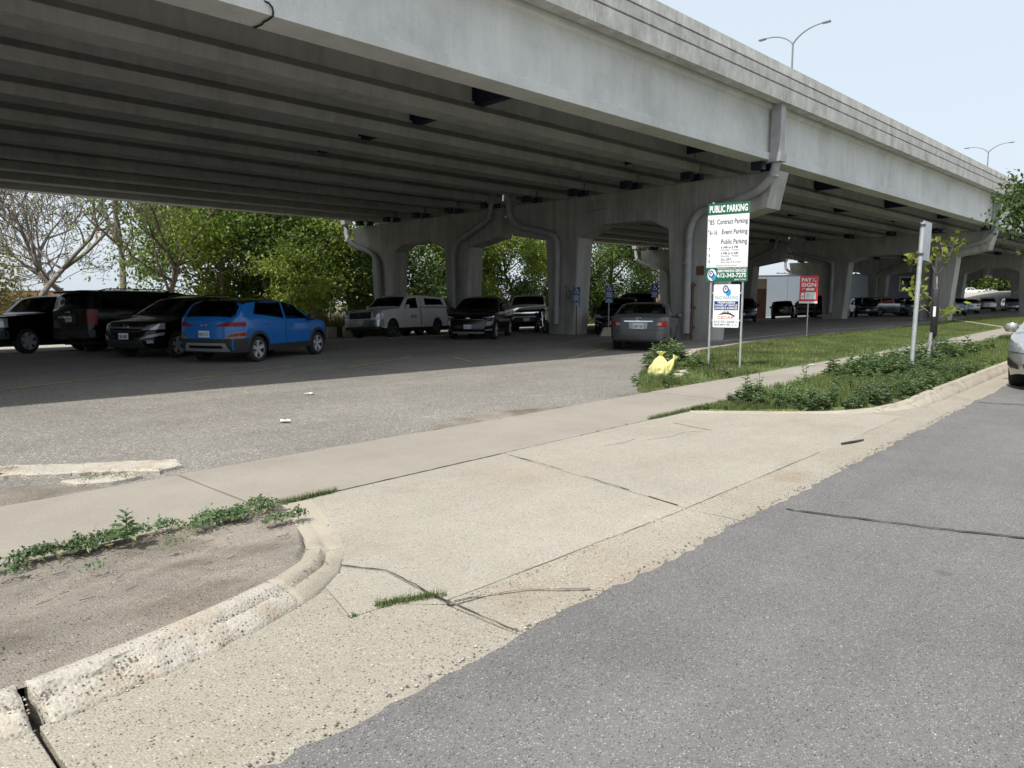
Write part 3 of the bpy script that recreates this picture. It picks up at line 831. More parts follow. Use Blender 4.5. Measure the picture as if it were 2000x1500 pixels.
# soffit drip bead line on the overhang
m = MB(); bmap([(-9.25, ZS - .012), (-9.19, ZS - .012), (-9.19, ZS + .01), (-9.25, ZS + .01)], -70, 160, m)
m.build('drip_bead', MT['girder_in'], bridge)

# piers -----------------------------------------------------------------
TH = 1.0
def bent_poly(mir, base):
    """Outline (across, z) of one two-column bent, right-hand (street) form; z at the ground given."""
    b = base
    P = [(-9.20, 5.98), (-8.93, 4.72), (-7.18, 4.38), (-6.86, b), (-5.14, b), (-4.86, 4.28), (-3.95, 4.66), (-1.55, 4.70), (-.28, 4.22), (0.0, b), (1.45, b), (1.72, 4.22), (3.86, 4.58), (4.12, 5.98)]
    if mir:
        c = (-9.20 + 4.12) / 2; c2 = (4.66 + 18.22) / 2
        P = [(c2 - (a - c) * (18.22 - 4.66) / 13.32, z) for a, z in P]
        P.reverse()
    return P
def bent(d, mir, label, pipes=True, extra=None):
    base = gz(*BR(0 if not mir else 11, d, 0)[:2]) - .25
    poly = bent_poly(mir, base)
    p = thing('bridge_pier', label, 'bridge pier', (0, 0, 0), 0, 'piers under the viaduct')
    m = MB(); n = len(poly)
    ch = .05
    vs = []
    for (dd, ins) in ((d, ch), (d + ch, 0), (d + TH - ch, 0), (d + TH, ch)):
        cx = sum(a for a, z in poly) / n
        for i, (a, z) in enumerate(poly):
            p0 = Vector(poly[i-1]); p1 = Vector(poly[i]); p2 = Vector(poly[(i+1) % n])
            e1 = (p1-p0).normalized(); e2 = (p2-p1).normalized()
            nn = Vector((-(e1.y+e2.y), e1.x+e2.x))
            nn = nn.normalized() if nn.length > 1e-5 else Vector((-e1.y, e1.x))
            area = sum(poly[k][0]*poly[(k+1) % n][1] - poly[(k+1) % n][0]*poly[k][1] for k in range(n))
            sgn = 1 if area > 0 else -1
            vs.append(BR(a + nn.x * ins * sgn, dd, z + nn.y * ins * sgn))
    fs = [tuple(range(n)), tuple(range(4*n-1, 3*n-1, -1))]
    for k in range(3):
        for i in range(n):
            fs.append((k*n+i, k*n+(i+1) % n, (k+1)*n+(i+1) % n, (k+1)*n+i))
    m.add(vs, fs)
    o = m.build('pier_frame', MT['pier'], p)
    bm = bmesh.new(); bm.from_mesh(o.data); bmesh.ops.triangulate(bm, faces=[f for f in bm.faces if len(f.verts) > 4]); bm.to_mesh(o.data); bm.free()
    if pipes:
        f = d - .21
        def pipe(path, top):
            m = MB()
            P = [(a, z) for a, z in path]
            sm = [P[0]]
            for i in range(1, len(P)-1):       # round the bends
                a0, a1, a2 = Vector(P[i-1]), Vector(P[i]), Vector(P[i+1])
                r = min((a1-a0).length, (a2-a1).length) * .45
                q0 = a1 + (a0-a1).normalized() * r; q2 = a1 + (a2-a1).normalized() * r
                for t in (0, .2, .4, .6, .8, 1): sm.append(tuple((1-t)**2 * q0 + 2*t*(1-t) * a1 + t*t * q2))
            sm.append(P[-1])
            m.tube([BR(a, f, z) for a, z in sm], .15, 12)
            pp = m.build('downpipe', MT['pipe'], p, True, angle=45)
            for (a, z) in (path[1], ((path[-1][0]), 2.9), ((path[-1][0]), 1.1)):
                mb = MB()
                mb.tube([BR(a, f, z - .05), BR(a, f, z + .05)], .172, 12)
                mb.box(BR(a + .2, f, z), (.1, .08, .06))
                mb.build('pipe_clamp', MT['pipe'], pp)
            mc = MB()
            a, z = path[0]
            s = .17
            vs = [BR(a + i * s, f + j * s, zz) for zz in (z - .1, top) for i, j in ((-1, -1), (1, -1), (1, 1), (-1, 1))]
            mc.add(vs, [(0,3,2,1),(4,5,6,7),(0,1,5,4),(1,2,6,5),(2,3,7,6),(3,0,4,7)])
            s = .23
            vs = [BR(a + i * s, f + j * s, zz) for zz in (z - .12, z + .16) for i, j in ((-1, -1), (1, -1), (1, 1), (-1, 1))]
            mc.add(vs, [(0,3,2,1),(4,5,6,7),(0,1,5,4),(1,2,6,5),(2,3,7,6),(3,0,4,7)])
            mc.build('pipe_box', MT['pipe'], pp)
        if not mir:
            pipe([(-9.32, 6.3), (-9.22, 5.75), (-8.62, 5.25), (-7.5, 4.98), (-6.25, 4.78), (-5.95, 4.1), (-5.94, base + .5)], ZS - .03)
            pipe([(3.9, 6.3), (3.9, 5.45), (3.2, 4.93), (1.55, 4.58), (.85, 4.3), (.78, 3.7), (.82, base + .7)], ZG + 1.6)
        else:
            pipe([(5.15, 6.3), (5.3, 5.5), (6.6, 4.95), (7.85, 4.5), (8.15, 3.9), (8.09, base + .5)], ZG + 1.6)
            pipe([(18.6, 6.3), (18.5, 5.2), (17.6, 4.78), (15.75, 4.34), (15.1, 3.8), (15.0, base + .5)], ZS - .03)
    return p
PIER_LABELS = {
    (0, False): 'nearest concrete pier frame with grey drainpipe curving under its cantilever behind the parking price sign',
    (0, True): 'concrete pier frame behind the white pickup with topper and the black crossover',
    (30, False): 'second concrete pier frame along the street side, behind the red pay sign and the sapling',
    (30, True): 'second concrete pier frame on the far side, seen past the price sign posts',
    (60, False): 'third concrete pier frame with pale grey painted column foot at the right edge',
    (60, True): 'third concrete pier frame whose pale cantilever end shows against the sky above the pay sign',
    (90, False): 'fourth concrete pier frame framing the small arched view of the hill lot',
    (90, True): 'fourth concrete pier frame deep in shade on the far side',
    (-30, False): 'concrete pier frame to the left of the view on the street side',
    (-30, True): 'concrete pier frame to the left of the view on the far side'}
for d in (-30, 0, 30, 60, 90):
    for mir in (False, True):
        p = bent(d, mir, PIER_LABELS[(d, mir)], d in (0, 30, 60))
        if d == 0 and not mir:
            # scrawled black tag on the second column, small brown placard, rusted standpipe
            g = MB()
            def stroke(pts):
                g.tube([BR(a, d - .004, z) for a, z in pts], .016, 4)
            stroke([(.50, 2.02), (.42, 2.2), (.34, 2.16), (.30, 2.02), (.22, 1.98)])
            stroke([(.40, 1.6), (.40, 1.95)]); stroke([(.40, 1.95), (.30, 1.93), (.31, 1.8), (.40, 1.77), (.29, 1.72), (.29, 1.61), (.40, 1.6)])
            stroke([(.20, 1.55), (.21, 1.93)]); stroke([(.21, 1.93), (.08, 1.9), (.08, 1.76), (.2, 1.73)])
            g.build('graffiti', MT['ink'], p)
            g2 = MB()
            for (a0, z0) in ((-.9, 5.5), (-1.2, 5.55), (-1.5, 5.5)):
                g2.tube([BR(a0, d - .003, z0), BR(a0 - .1, d - .003, z0 + .25), BR(a0 - .2, d - .003, z0)], .012, 4)
            g2.tube([BR(-.8, d - .003, 5.35), BR(-1.3, d - .003, 5.3), BR(-1.8, d - .003, 5.38)], .012, 4)
            g2.build('graffiti', MT['grey_ink'], p)
            q = MB(); q.add([BR(a, dd, z) for dd in (d - .03, d) for a, z in ((-6.52, 2.46), (-6.2, 2.46), (-6.2, 2.8), (-6.52, 2.8))], [(0,1,2,3),(7,6,5,4),(0,1,5,4),(1,2,6,5),(2,3,7,6),(3,0,4,7)])
            q.build('placard', MT['rust'], p)
            q = MB(); q.tube([BR(-6.12, d - .1, base) for base in (.0, 2.2)], .045, 8)
            for z in (.5, 1.25, 2.1): q.box(BR(-6.12, d - .06, z), (.12, .2, .06))
            q.build('standpipe', MT['rust'], p)
        if d == 60 and not mir:
            q = MB(); q.add([BR(a, dd, z) for dd in (d - .012, d) for a, z in ((-6.82, -.1), (-5.34, -.1), (-5.18, 2.3), (-6.98, 2.3))], [(0,1,2,3),(7,6,5,4),(0,1,5,4),(1,2,6,5),(2,3,7,6),(3,0,4,7)])
            q.build('painted_band', MT['painted'], p)

# lamps on the median
def street_lamp(d, label):
    x, y, z = BR(3.9, d, 9.0)
    t = thing('street_lamp', label, 'street lamp', (x, y, ZS + .3), BANG, 'street lamps on the viaduct')
    m = MB(); m.tube([(0, 0, 0), (0, 0, 11.7)], [.10, .06], 10); m.lathe([(.0, 0), (.22, 0), (.2, .25), (.12, .4), (0, .4)], 12, 'Z')
    m.build('pole', MT['lamp_grey'], t, True, angle=40)
    for s in (-1, 1):
        a = MB(); pts = []
        for k in range(9):
            u = k / 8
            pts.append((0, s * (3.4 * u ** 1.15), 11.3 + 1.05 * (1 - (1 - u) ** 2.2)))
        pts = [(p[0], p[1] * .62, 11.65 + (p[2] - 11.3) * .85) for p in pts]
        a.tube(pts, [.06 - .02 * k / 8 for k in range(9)], 8)
        arm = a.build('arm', MT['lamp_grey'], t, True, angle=40)
        h = MB(); h.box((0, s * 2.38, 12.54), (.24, .6, .10), None, .04); h.box((0, s * 2.42, 12.48), (.18, .4, .03))
        h.build('lamp_head', MT['lamp_grey'], arm)
street_lamp(28.4, 'nearer twin-armed grey street lamp standing on the viaduct against the sky')
street_lamp(83.5, 'farther twin-armed grey street lamp on the viaduct near the right edge')

# ------------------------------------------------------------------ cars
def smoothed(points, k=.05):
    xs = np.array([p[0] for p in points]); zs = np.array([p[1] for p in points])
    fx = np.arange(xs[0] - .5, xs[-1] + .5, .01)
    fz = np.interp(fx, xs, zs)
    n = max(1, int(k / .01)); ker = np.hanning(2 * n + 3)[1:-1]; ker /= ker.sum()
    pad = np.concatenate([np.full(len(ker)//2, fz[0]), fz, np.full(len(ker)//2, fz[-1])])
    fz = np.convolve(pad, ker, 'valid')
    return lambda x: float(np.interp(x, fx, fz))

class Car:
    def __init__(s, sp):
        s.sp = sp; s.L = sp['L']; s.hw = sp['hw']
        s.top = smoothed(sp['top'], sp.get('smooth', .06)); s.belt = smoothed(sp['belt'], .08)
        s.xf, s.xr, s.wr = sp['xf'], sp['xr'], sp['wr']; s.ra = sp.get('ra', s.wr + .055)
        s.sill = sp.get('sill', .27); s.tum = sp.get('tum', .30); s.crown = sp.get('crown', .07)
        s.nf = sp.get('nf', .22); s.nr = sp.get('nr', .06); s.taper = sp.get('taper', (.6, .5)); s.ta = sp.get('ta', (.26, .16))
    def p(s, x):
        h = s.L / 2
        d = s.taper[0] if x > 0 else s.taper[1]; a = s.ta[0] if x > 0 else s.ta[1]
        t = max(0, (abs(x) - (h - d)) / d)
        return 1 - a * t ** 2.6 - .012 * (abs(x) / h) ** 2
    def f(s, z):
        return 1 - .07 * max(0, min(1, (.58 - z) / .4)) ** 2 - .035 * max(0, min(1.2, (z - .72) / .4)) ** 1.6
    def zs(s, x): return min(s.belt(x), s.top(x) - .05)
    def yside(s, x, z):
        zs = s.zs(x)
        w = s.hw * s.p(x) * s.f(min(z, zs))
        if z > zs: w -= (z - zs) * s.tum
        return w
    def z0(s, x):
        z = s.sill
        for xw in (s.xf, s.xr):
            d = abs(x - xw)
            if d < s.ra: z = max(z, s.wr + math.sqrt(s.ra ** 2 - d * d))
        h = s.L / 2
        return z + .06 * ss(h - .5, h, abs(x))
    def ye(s, x):
        return s.yside(x, s.top(x) - s.cr(x))
    def cr(s, x):
        return min(s.crown, max(.02, (s.top(x) - s.zs(x)) * .6))
    def ztop(s, x, y):
        ye = max(.01, s.ye(x)); c = s.cr(x); t = min(1, abs(y) / ye)
        return s.top(x) - c * t ** 3.2
    def D(s, x, y, z):
        h = s.L / 2
        bl = max(0, 1 - (y / (s.hw * .95)) ** 2); bf, br_ = s.sp.get('bulge', (.13, .10))
        if x > 0:
            t = max(0, min(1, (x - (h - .7)) / .7)) ** 1.5
            x -= t * (s.nf * max(0, (z - .5)) ** 1.4 + .35 * max(0, .42 - z)) - t * bf * (bl - .6)
        else:
            t = max(0, min(1, (-x - (h - .5)) / .5)) ** 1.5
            x += t * (s.nr * max(0, z - .62) * 1.2 + .3 * max(0, .42 - z)) - t * br_ * (bl - .6)
        return (x, y, z)
    def stations(s):
        h = s.L / 2
        xs = list(np.arange(-h, h, .05)) + [h]
        for xw in (s.xf, s.xr):
            for e in (-1, 1): xs += [xw + e * (s.ra + .001), xw + e * (s.ra - .004), xw + e * s.ra * .97, xw + e * s.ra * .9]
        for e in (-1, 1): xs += [e * (h - d) for d in (.01, .02, .035, .07, .1)]
        for x, z in s.sp['top']: xs += [x]
        xs = sorted(x for x in xs if -h <= x <= h)
        out = [xs[0]]
        for x in xs[1:]:
            if x - out[-1] > .003: out.append(x)
        return out
    def ring(s, x):
        z0 = s.z0(x); zs = max(s.zs(x), z0 + .03); ze = max(s.top(x) - s.cr(x), zs + .004)
        pts = []
        for k in range(7):
            z = z0 + (zs - z0) * k / 6; pts.append((s.yside(x, z), z))
        for k in range(1, 6):
            z = zs + (ze - zs) * k / 5; pts.append((s.yside(x, z), z))
        ye = pts[-1][0]
        for k in range(1, 8):
            t = 1 - k / 7
            t = t ** .8
            pts.append((ye * t, s.ztop(x, ye * t) if k < 7 else s.top(x)))
        return pts
    def inside_win(s, x, z):
        for q in s.sp.get('side', []):
            cx = sum(p[0] for p in q) / 4; cz = sum(p[1] for p in q) / 4
            qq = [(p[0] + (cx - p[0]) * .1, p[1] + (cz - p[1]) * .16) for p in q]
            ok = True; sg = 0
            for i in range(4):
                a, b = qq[i], qq[(i+1) % 4]
                c = (b[0]-a[0]) * (z-a[1]) - (b[1]-a[1]) * (x-a[0])
                if c == 0: continue
                if sg == 0: sg = 1 if c > 0 else -1
                elif (c > 0) != (sg > 0): ok = False
            if ok: return True
        return False
    def body(s, mat, parent):
        m = MB(); xs = s.stations(); rings = [s.ring(x) for x in xs]; n = len(rings[0])
        V = []
        for sd in (1, -1):
            for x, r in zip(xs, rings):
                for (y, z) in r: V.append(s.D(x, sd * y, z))
        N = len(xs) * n; F = []
        ws, rw = s.sp.get('ws'), s.sp.get('rw')
        for sd in (0, 1):
            for i in range(len(xs) - 1):
                xm = (xs[i] + xs[i+1]) / 2
                for k in range(n - 1):
                    if s.sp.get('see', True):
                        zm = (rings[i][k][1] + rings[i][k+1][1] + rings[i+1][k][1] + rings[i+1][k+1][1]) / 4
                        ym = (rings[i][k][0] + rings[i][k+1][0]) / 2
                        if 5 < k < 11 and s.inside_win(xm, zm): continue
                        if k >= 11:
                            bad = False
                            for w_, lo, hi in ((ws, 1, 0), (rw, 1, 0)):
                                if w_ and min(w_) + .05 < xm < max(w_) - .05 and ym < s.ye(xm) - .13: bad = True
                            if bad: continue
                    a = sd * N + i * n + k
                    q = (a, a + 1, a + n + 1, a + n)
                    F.append(q if sd == 0 else q[::-1])
        m.add(V, F)
        # end caps
        for i in (0, len(xs) - 1):
            x = xs[i]
            for k in range(n - 1):
                for j in range(6):
                    t0, t1 = 1 - j / 3, 1 - (j + 1) / 3
                    qs = []
                    for (kk, t) in ((k, t0), (k+1, t0), (k+1, t1), (k, t1)):
                        y, z = rings[i][kk]; qs.append(s.D(x, y * t, z))
                    m.add(qs, [(0, 1, 2, 3)])
        o = m.build('body', mat, parent, True, fix=False)
        bm = bmesh.new(); bm.from_mesh(o.data); bmesh.ops.remove_doubles(bm, verts=bm.verts, dist=.0015)
        bmesh.ops.dissolve_degenerate(bm, edges=bm.edges, dist=.0005)
        bmesh.ops.recalc_face_normals(bm, faces=bm.faces)
        bm.to_mesh(o.data); bm.free()
        o.data.polygons.foreach_set('use_smooth', [True] * len(o.data.polygons)); o.data.set_sharp_from_angle(angle=R(48))
        return o
    def sidepatch(s, name, quad, mats, parent, sd, off=.005, nu=10, nv=6, frit=.035):
        """Panel on the flank from 4 corners (x,z): bl, br, tr, tl."""
        def bil(u, v):
            a, b, c, d = quad
            return (a[0]*(1-u)*(1-v) + b[0]*u*(1-v) + c[0]*u*v + d[0]*(1-u)*v, a[1]*(1-u)*(1-v) + b[1]*u*(1-v) + c[1]*u*v + d[1]*(1-u)*v)
        L = max(.05, abs(quad[1][0] - quad[0][0])); Hh = max(.05, abs(quad[3][1] - quad[0][1]))
        fu, fv = min(.3, frit / L), min(.3, frit / Hh)
        us = [0, fu] + [fu + (1 - 2*fu) * k / nu for k in range(1, nu)] + [1 - fu, 1]
        vs = [0, fv] + [fv + (1 - 2*fv) * k / nv for k in range(1, nv)] + [1 - fv, 1]
        def fn(u, v):
            x, z = bil(us[round(u * (len(us)-1))], vs[round(v * (len(vs)-1))])
            y = s.yside(x, z) + off
            return s.D(x, sd * y, z)
        m = MB(); A, B = len(us) - 1, len(vs) - 1
        m.grid(fn, A, B, (lambda i, j: 1 if (i in (0, A-1) or j in (0, B-1)) else 0) if isinstance(mats, (list, tuple)) else None)
        return m.build(name, mats, parent, True)
    def toppatch(s, name, xa, xb, mats, parent, inset=(.10, .10), off=.005, nu=10, nv=10):
        def fn(u, v):
            us = [0, .06] + [.06 + .88 * k / (nu-2) for k in range(1, nu-2)] + [.94, 1]
            x = xa + (xb - xa) * us[round(u * (len(us)-1))]
            vs = [-1, -.94] + [-.94 + 1.88 * k / (nv-2) for k in range(1, nv-2)] + [.94, 1]
            ins = inset[0] + (inset[1] - inset[0]) * u
            y = (s.ye(x) - ins) * vs[round(v * (len(vs)-1))]
            return s.D(x, y, s.ztop(x, y) + off)
        m = MB(); A, B = nu, nv
        m.grid(fn, A, B, lambda i, j: 1 if (i in (0, A-1) or j in (0, B-1)) else 0)
        return m.build(name, mats, parent, True)
    def xend(s, y, z, sg):
        h = s.L / 2; y = abs(y)
        if z > s.top(sg * h) - .03:
            lo, hi = 0.0, h                         # rising hood or tailgate glass
            for _ in range(24):
                mid = (lo + hi) / 2
                if s.top(sg * mid) >= z + .005 and s.yside(sg * mid, z) >= y: lo = mid
                else: hi = mid
            return sg * lo
        if s.yside(sg * h, z) >= y: return sg * h
        lo, hi = 0.0, h
        for _ in range(24):
            mid = (lo + hi) / 2
            if s.yside(sg * mid, z) >= y: lo = mid
            else: hi = mid
        return sg * lo
    def endpatch(s, name, quad, mat, parent, sg, off=.008, nu=10, nv=4, depth=0):
        """Patch on nose (sg=1) or tail (sg=-1) from 4 corners (y,z)."""
        def fn(u, v):
            a, b, c, d = quad
            y = a[0]*(1-u)*(1-v) + b[0]*u*(1-v) + c[0]*u*v + d[0]*(1-u)*v
            z = a[1]*(1-u)*(1-v) + b[1]*u*(1-v) + c[1]*u*v + d[1]*(1-u)*v
            w = s.hw * .985 * s.f(z)
            yy = max(-w, min(w, y))
            x = s.xend(yy, z, sg)
            extra = max(0, abs(y) - w)
            x -= sg * extra
            edge = abs(yy) / s.hw
            X, Y, Z = s.D(x, yy, z)
            k = max(0, (edge - .75) / .25)
            return (X + sg * off * (1 - .3 * k), Y + math.copysign(off * k, yy), Z)
        m = MB(); m.grid(fn, nu, nv)
        if depth:
            b = len(m.v)
            for i in range(nu + 1):
                for j in range(nv + 1):
                    p = m.v[i * (nv+1) + j]; m.v.append((p[0] + sg * depth, p[1], p[2]))
            for i in range(nu):
                for j in range(nv):
                    a = b + i * (nv+1) + j; m.f.append((a, a+nv+1, a+nv+2, a+1)); m.m.append(0)
            per = [i*(nv+1) for i in range(nu)] + [nu*(nv+1)+j for j in range(nv)] + [i*(nv+1)+nv for i in range(nu, 0, -1)] + [j for j in range(nv, 0, -1)]
            for a, c in zip(per, per[1:] + per[:1]): m.f.append((a, c, b + c, b + a)); m.m.append(0)
        return m.build(name, mat, parent, True, angle=40)

WHEELS = {}
def wheel_meshes(r, w, style):
    key = (round(r, 3), w, style)
    if key in WHEELS: return WHEELS[key]
    t = MB(); h = w / 2
    t.lathe([(r * .66, -h * .8), (r * .72, -h), (r * .9, -h), (r * .97, -h * .8), (r, -h * .5), (r, h * .5), (r * .97, h * .8), (r * .9, h), (r * .72, h), (r * .66, h * .8)], 32, 'Y')
    o1 = t.build('wheel', MT['rubber'], None, True, angle=40)
    m = MB(); ro = r * .675
    m.lathe([(ro, h * .78), (ro, h * .9), (ro * .93, h * .88)], 32, 'Y')
    m.mi = 1; m.lathe([(ro * .93, h * .88), (ro * .9, h * .3), (0, h * .25)], 32, 'Y'); m.mi = 0
    ns = 5 if style != 'six' else 6
    for k in range(ns):
        an = 2 * math.pi * k / ns + .3
        for da in (-.11, .11) if style == 'twin' else (0,):
            ca, sa = math.cos(an + da), math.sin(an + da)
            ww = ro * (.13 if style == 'twin' else .22)
            q = []
            for rr, wd in ((ro * .12, ww * .9), (ro * .94, ww * 1.1)):
                for sd in (-1, 1):
                    q.append((rr * ca - sd * wd * sa, h * (.72 if rr < ro * .5 else .84), rr * sa + sd * wd * ca))
            qb = [(p[0], h * .35, p[2]) for p in q]
            m.add(q + qb, [(0, 1, 3, 2), (0, 2, 6, 4), (1, 5, 7, 3), (2, 3, 7, 6), (0, 4, 5, 1)])
    m.lathe([(0, h * .84), (ro * .18, h * .82), (ro * .2, h * .6)], 16, 'Y')
    o2 = m.build('rim', [MT['rim_dark'] if style == 'dark' else MT['rim'], MT['under']], None, False)
    r_ = (o1.data, o2.data)
    bpy.data.objects.remove(o1); bpy.data.objects.remove(o2)
    WHEELS[key] = r_
    return r_

PLATE_FONT = None
def text_mesh(txt, bold=.0):
    cu = bpy.data.curves.new('t', 'FONT'); cu.body = txt; cu.size = 1; cu.offset = bold; cu.resolution_u = 2
    o = bpy.data.objects.new('t', cu); COL.objects.link(o)
    bpy.context.view_layer.update()
    me = bpy.data.meshes.new_from_object(o.evaluated_get(bpy.context.evaluated_depsgraph_get()))
    bpy.data.objects.remove(o); bpy.data.curves.remove(cu)
    n = len(me.vertices); co = np.empty(n * 3); me.vertices.foreach_get('co', co); co = co.reshape(-1, 3)
    faces = [tuple(p.vertices) for p in me.polygons]
    bpy.data.meshes.remove(me)
    mn, mx = co.min(0), co.max(0)
    co[:, :2] = (co[:, :2] - mn[:2]) / np.maximum(1e-6, (mx - mn)[:2])
    return co[:, :2], faces
def lettering(name, txt, x0, x1, z0, z1, y, mat, parent, bold=.0, xf=None):
    """Flat letters filling the box x0..x1, z0..z1 in the parent's XZ plane."""
    co, faces = text_mesh(txt, bold)
    V = [(x0 + (x1 - x0) * c[0], y, z0 + (z1 - z0) * c[1]) for c in co]
    if xf: V = [xf(*v) for v in V]
    m = MB(); m.add(V, faces)
    return m.build(name, mat, parent, fix=False)

def make_car(name, label, cat, sp, col, x, y, heading, group='cars parked under and beside the viaduct', detail=2, z=None):
    """Heading in degrees from +X; (x, y) is the car's middle on the ground."""
    rz = R(heading)
    zz = gz(x, y) - .012 if z is None else z
    t = thing(name, label, cat, (x, y, zz), rz, group)
    # lie with the slope
    if z is None:
        fx = (gz(x + math.cos(rz), y + math.sin(rz)) - gz(x - math.cos(rz), y - math.sin(rz))) / 2
        fy = (gz(x - math.sin(rz), y + math.cos(rz)) - gz(x + math.sin(rz), y - math.cos(rz))) / 2
        t.rotation_euler = (math.atan(fy), -math.atan(fx), rz)
    c = Car(sp)
    body = c.body(col, t)
    gl = [MT[sp.get('glass', 'glass')], MT['frit']]
    gd = [MT[sp.get('rglass', 'glass_dark')], MT['frit']]
    for i, q in enumerate(sp.get('side', [])):
        for sd in (1, -1):
            c.sidepatch('side_window', q, gl if i in sp.get('clear', (0,)) else gd, t, sd)
    if sp.get('ws'): c.toppatch('windscreen', sp['ws'][0], sp['ws'][1], gl, t, (.085, .075))
    if sp.get('rw'): c.toppatch('rear_window', sp['rw'][0], sp['rw'][1], [MT[sp.get('rwglass', 'glass_dark')], MT['frit']], t, sp.get('rwi', (.10, .10)))
    h = sp['L'] / 2
    u = MB(); u.box((0, 0, .36), (sp['L'] - .5, 2 * (sp['hw'] - .27), .24))
    u.box((0, 0, .5), (sp['L'] - 1.6, 2 * (sp['hw'] - .12), .06)) if False else None
    u.box(((c.xf + c.xr) / 2, 0, .40), (c.xf - c.xr - 2 * c.ra - .06, 2 * (sp['hw'] - .1), .2))
    for xe in (h - .5, -h + .5): u.box((xe, 0, .52), (.5, 2 * (sp['hw'] - .27), .4))
    u.build('underbody', MT['under'], t)
    me_t, me_r = wheel_meshes(sp['wr'], sp.get('tw', .22), sp.get('rim', 'five'))
    for xw in (sp['xf'], sp['xr']):
        for sd in (1, -1):
            w = bpy.data.objects.new('wheel', me_t); COL.objects.link(w); w.parent = t
            w.location = (xw, sd * (sp['hw'] * .985 - sp.get('tw', .22) / 2), sp['wr'])
            if sd < 0: w.rotation_euler = (0, 0, math.pi)
            if xw == sp['xf']: w.rotation_euler.z += R(sp.get('steer', 0))
            r = bpy.data.objects.new('rim', me_r); COL.objects.link(r); r.parent = w
    if detail >= 1:
        for k, (nm, quad, mt) in enumerate(sp.get('front', [])):
            c.endpatch(nm, quad, MT[mt], t, 1, .007 + .007 * k, 36)
        for k, (nm, quad, mt) in enumerate(sp.get('rear', [])):
            c.endpatch(nm, quad, MT[mt], t, -1, .007 + .007 * k, 36)
        for nm, quad, mt in sp.get('flank', []):
            for sd in (1, -1): c.sidepatch(nm, quad, MT[mt], t, sd, .006, 12, 2)
        for nm, quad, mt in sp.get('front_m', []):
            for sd in (1, -1): c.endpatch(nm, [(sd * a, b) for a, b in quad], MT[mt], t, 1, .016)
        for nm, quad, mt in sp.get('rear_m', []):
            for sd in (1, -1): c.endpatch(nm, [(sd * a, b) for a, b in quad], MT[mt], t, -1, .016)
        for sg, key in ((1, 'fplate'), (-1, 'rplate')):
            if key in sp:
                zc = sp[key][0]; xx = c.D(c.xend(.15, zc, sg), 0, zc)[0] + sg * .02
                m = MB(); m.box((xx, 0, zc), (.012, .31, .16), None, .004)
                pl = m.build('number_plate', MT['plate'], t)
                if len(sp[key]) > 1:
                    lettering('plate_lettering', sp[key][1], -.13, .13, zc - .05, zc + .035, 0, MT['ink'], pl, .02, lambda a, b, cc, xx=xx, sg=sg: (xx + sg * .0075, sg * a, cc))
        # mirrors, handles, arch flares
        if 'mirror' in sp:
            xm, zm = sp['mirror']
            for sd in (1, -1):
                m = MB(); yb = c.yside(xm, zm)
                m.box((xm, sd * (yb + .14), zm + .02), (.12, .22, .16), None, .05)
                m.bar((xm + .03, sd * (yb - .01), zm - .04), (xm + .02, sd * (yb + .08), zm - .01), .06, .04)
                m.build('wing_mirror', col if sp.get('mirror_col', True) else MT['black_plastic'], t, True, angle=50)
        for xh, zh in sp.get('handles', []):
            for sd in (1, -1):
                m = MB(); m.box((xh, sd * (c.yside(xh, zh) + .02), zh), (.2, .03, .035), None, .012)
                m.build('door_handle', sp.get('handle_mat') or col, t, True, angle=50)
        for xd, za, zb in sp.get('seams', []):
            for sd in (1, -1):
                m = MB()
                m.grid(lambda u, v: (xd + (u - .5) * .012, sd * (c.yside(xd, za + (zb - za) * v) + .0025), za + (zb - za) * v), 1, 10)
                m.build('door_seam', MT['frit'], t)
        if sp.get('flare'):
            for xw in (c.xf, c.xr):
                for sd in (1, -1):
                    m = MB()
                    def ff(u, v, xw=xw, sd=sd):
                        an = R(-12) + (math.pi + R(24)) * u; rr = c.ra - .01 + sp['flare'] * v
                        x = xw + rr * math.cos(an); z = c.wr + rr * math.sin(an)
                        z = max(z, c.sill); x = max(-h + .03, min(h - .03, x))
                        return c.D(x, sd * (c.yside(x, z) + (.022 if 0 < v < 1 else .012 if v == 0 else .003)), z)
                    m.grid(ff, 22, 3); m.build('arch_flare', MT[sp.get('flare_mat', 'cladding')], t, True)
        if sp.get('rails'):
            xa, xb, inset = sp['rails']
            for sd in (1, -1):
                m = MB(); P = []
                for k in range(11):
                    x_ = xa + (xb - xa) * k / 10; y_ = c.ye(x_) - inset
                    P.append((x_, sd * y_, c.ztop(x_, y_) + (.055 if 0 < k < 10 else .0)))
                m.tube(P, .02, 6); m.build('roof_rail', MT['black_plastic'] if sp.get('rail_black', True) else MT['chrome'], t, True)
        if sp.get('seats', True):
            sm = MT[sp.get('seat_mat', 'seat_dark')]
            zf = sp.get('seat_z', .55); xs_ = sp.get('seat_x', (-.05, -.95))
            for sd in (1, -1):
                m = MB(); rot = Matrix.Rotation(R(-14), 3, 'Y')
                m.box((xs_[0], sd * .36, zf + .05), (.5, .48, .14), None, .05)
                m.box((xs_[0] - .3, sd * .36, zf + .36), (.14, .46, .62), rot, .05)
                m.box((xs_[0] - .40, sd * .36, zf + .76), (.1, .27, .17), rot, .04)
                m.build('front_seat', sm, t, True, angle=40)['kind'] = 'thing'
            if xs_[1] is not None:
                m = MB(); m.box((xs_[1], 0, zf + .05), (.5, 1.25, .14), None, .05); m.box((xs_[1] - .3, 0, zf + .32), (.14, 1.25, .55), rot, .05)
                for yy in (-.38, .38): m.box((xs_[1] - .38, yy, zf + .66), (.1, .25, .15), rot, .04)
                m.build('rear_seat', sm, t, True, angle=40)
            m = MB(); xd = (sp['ws'][0] if sp.get('ws') else .8)
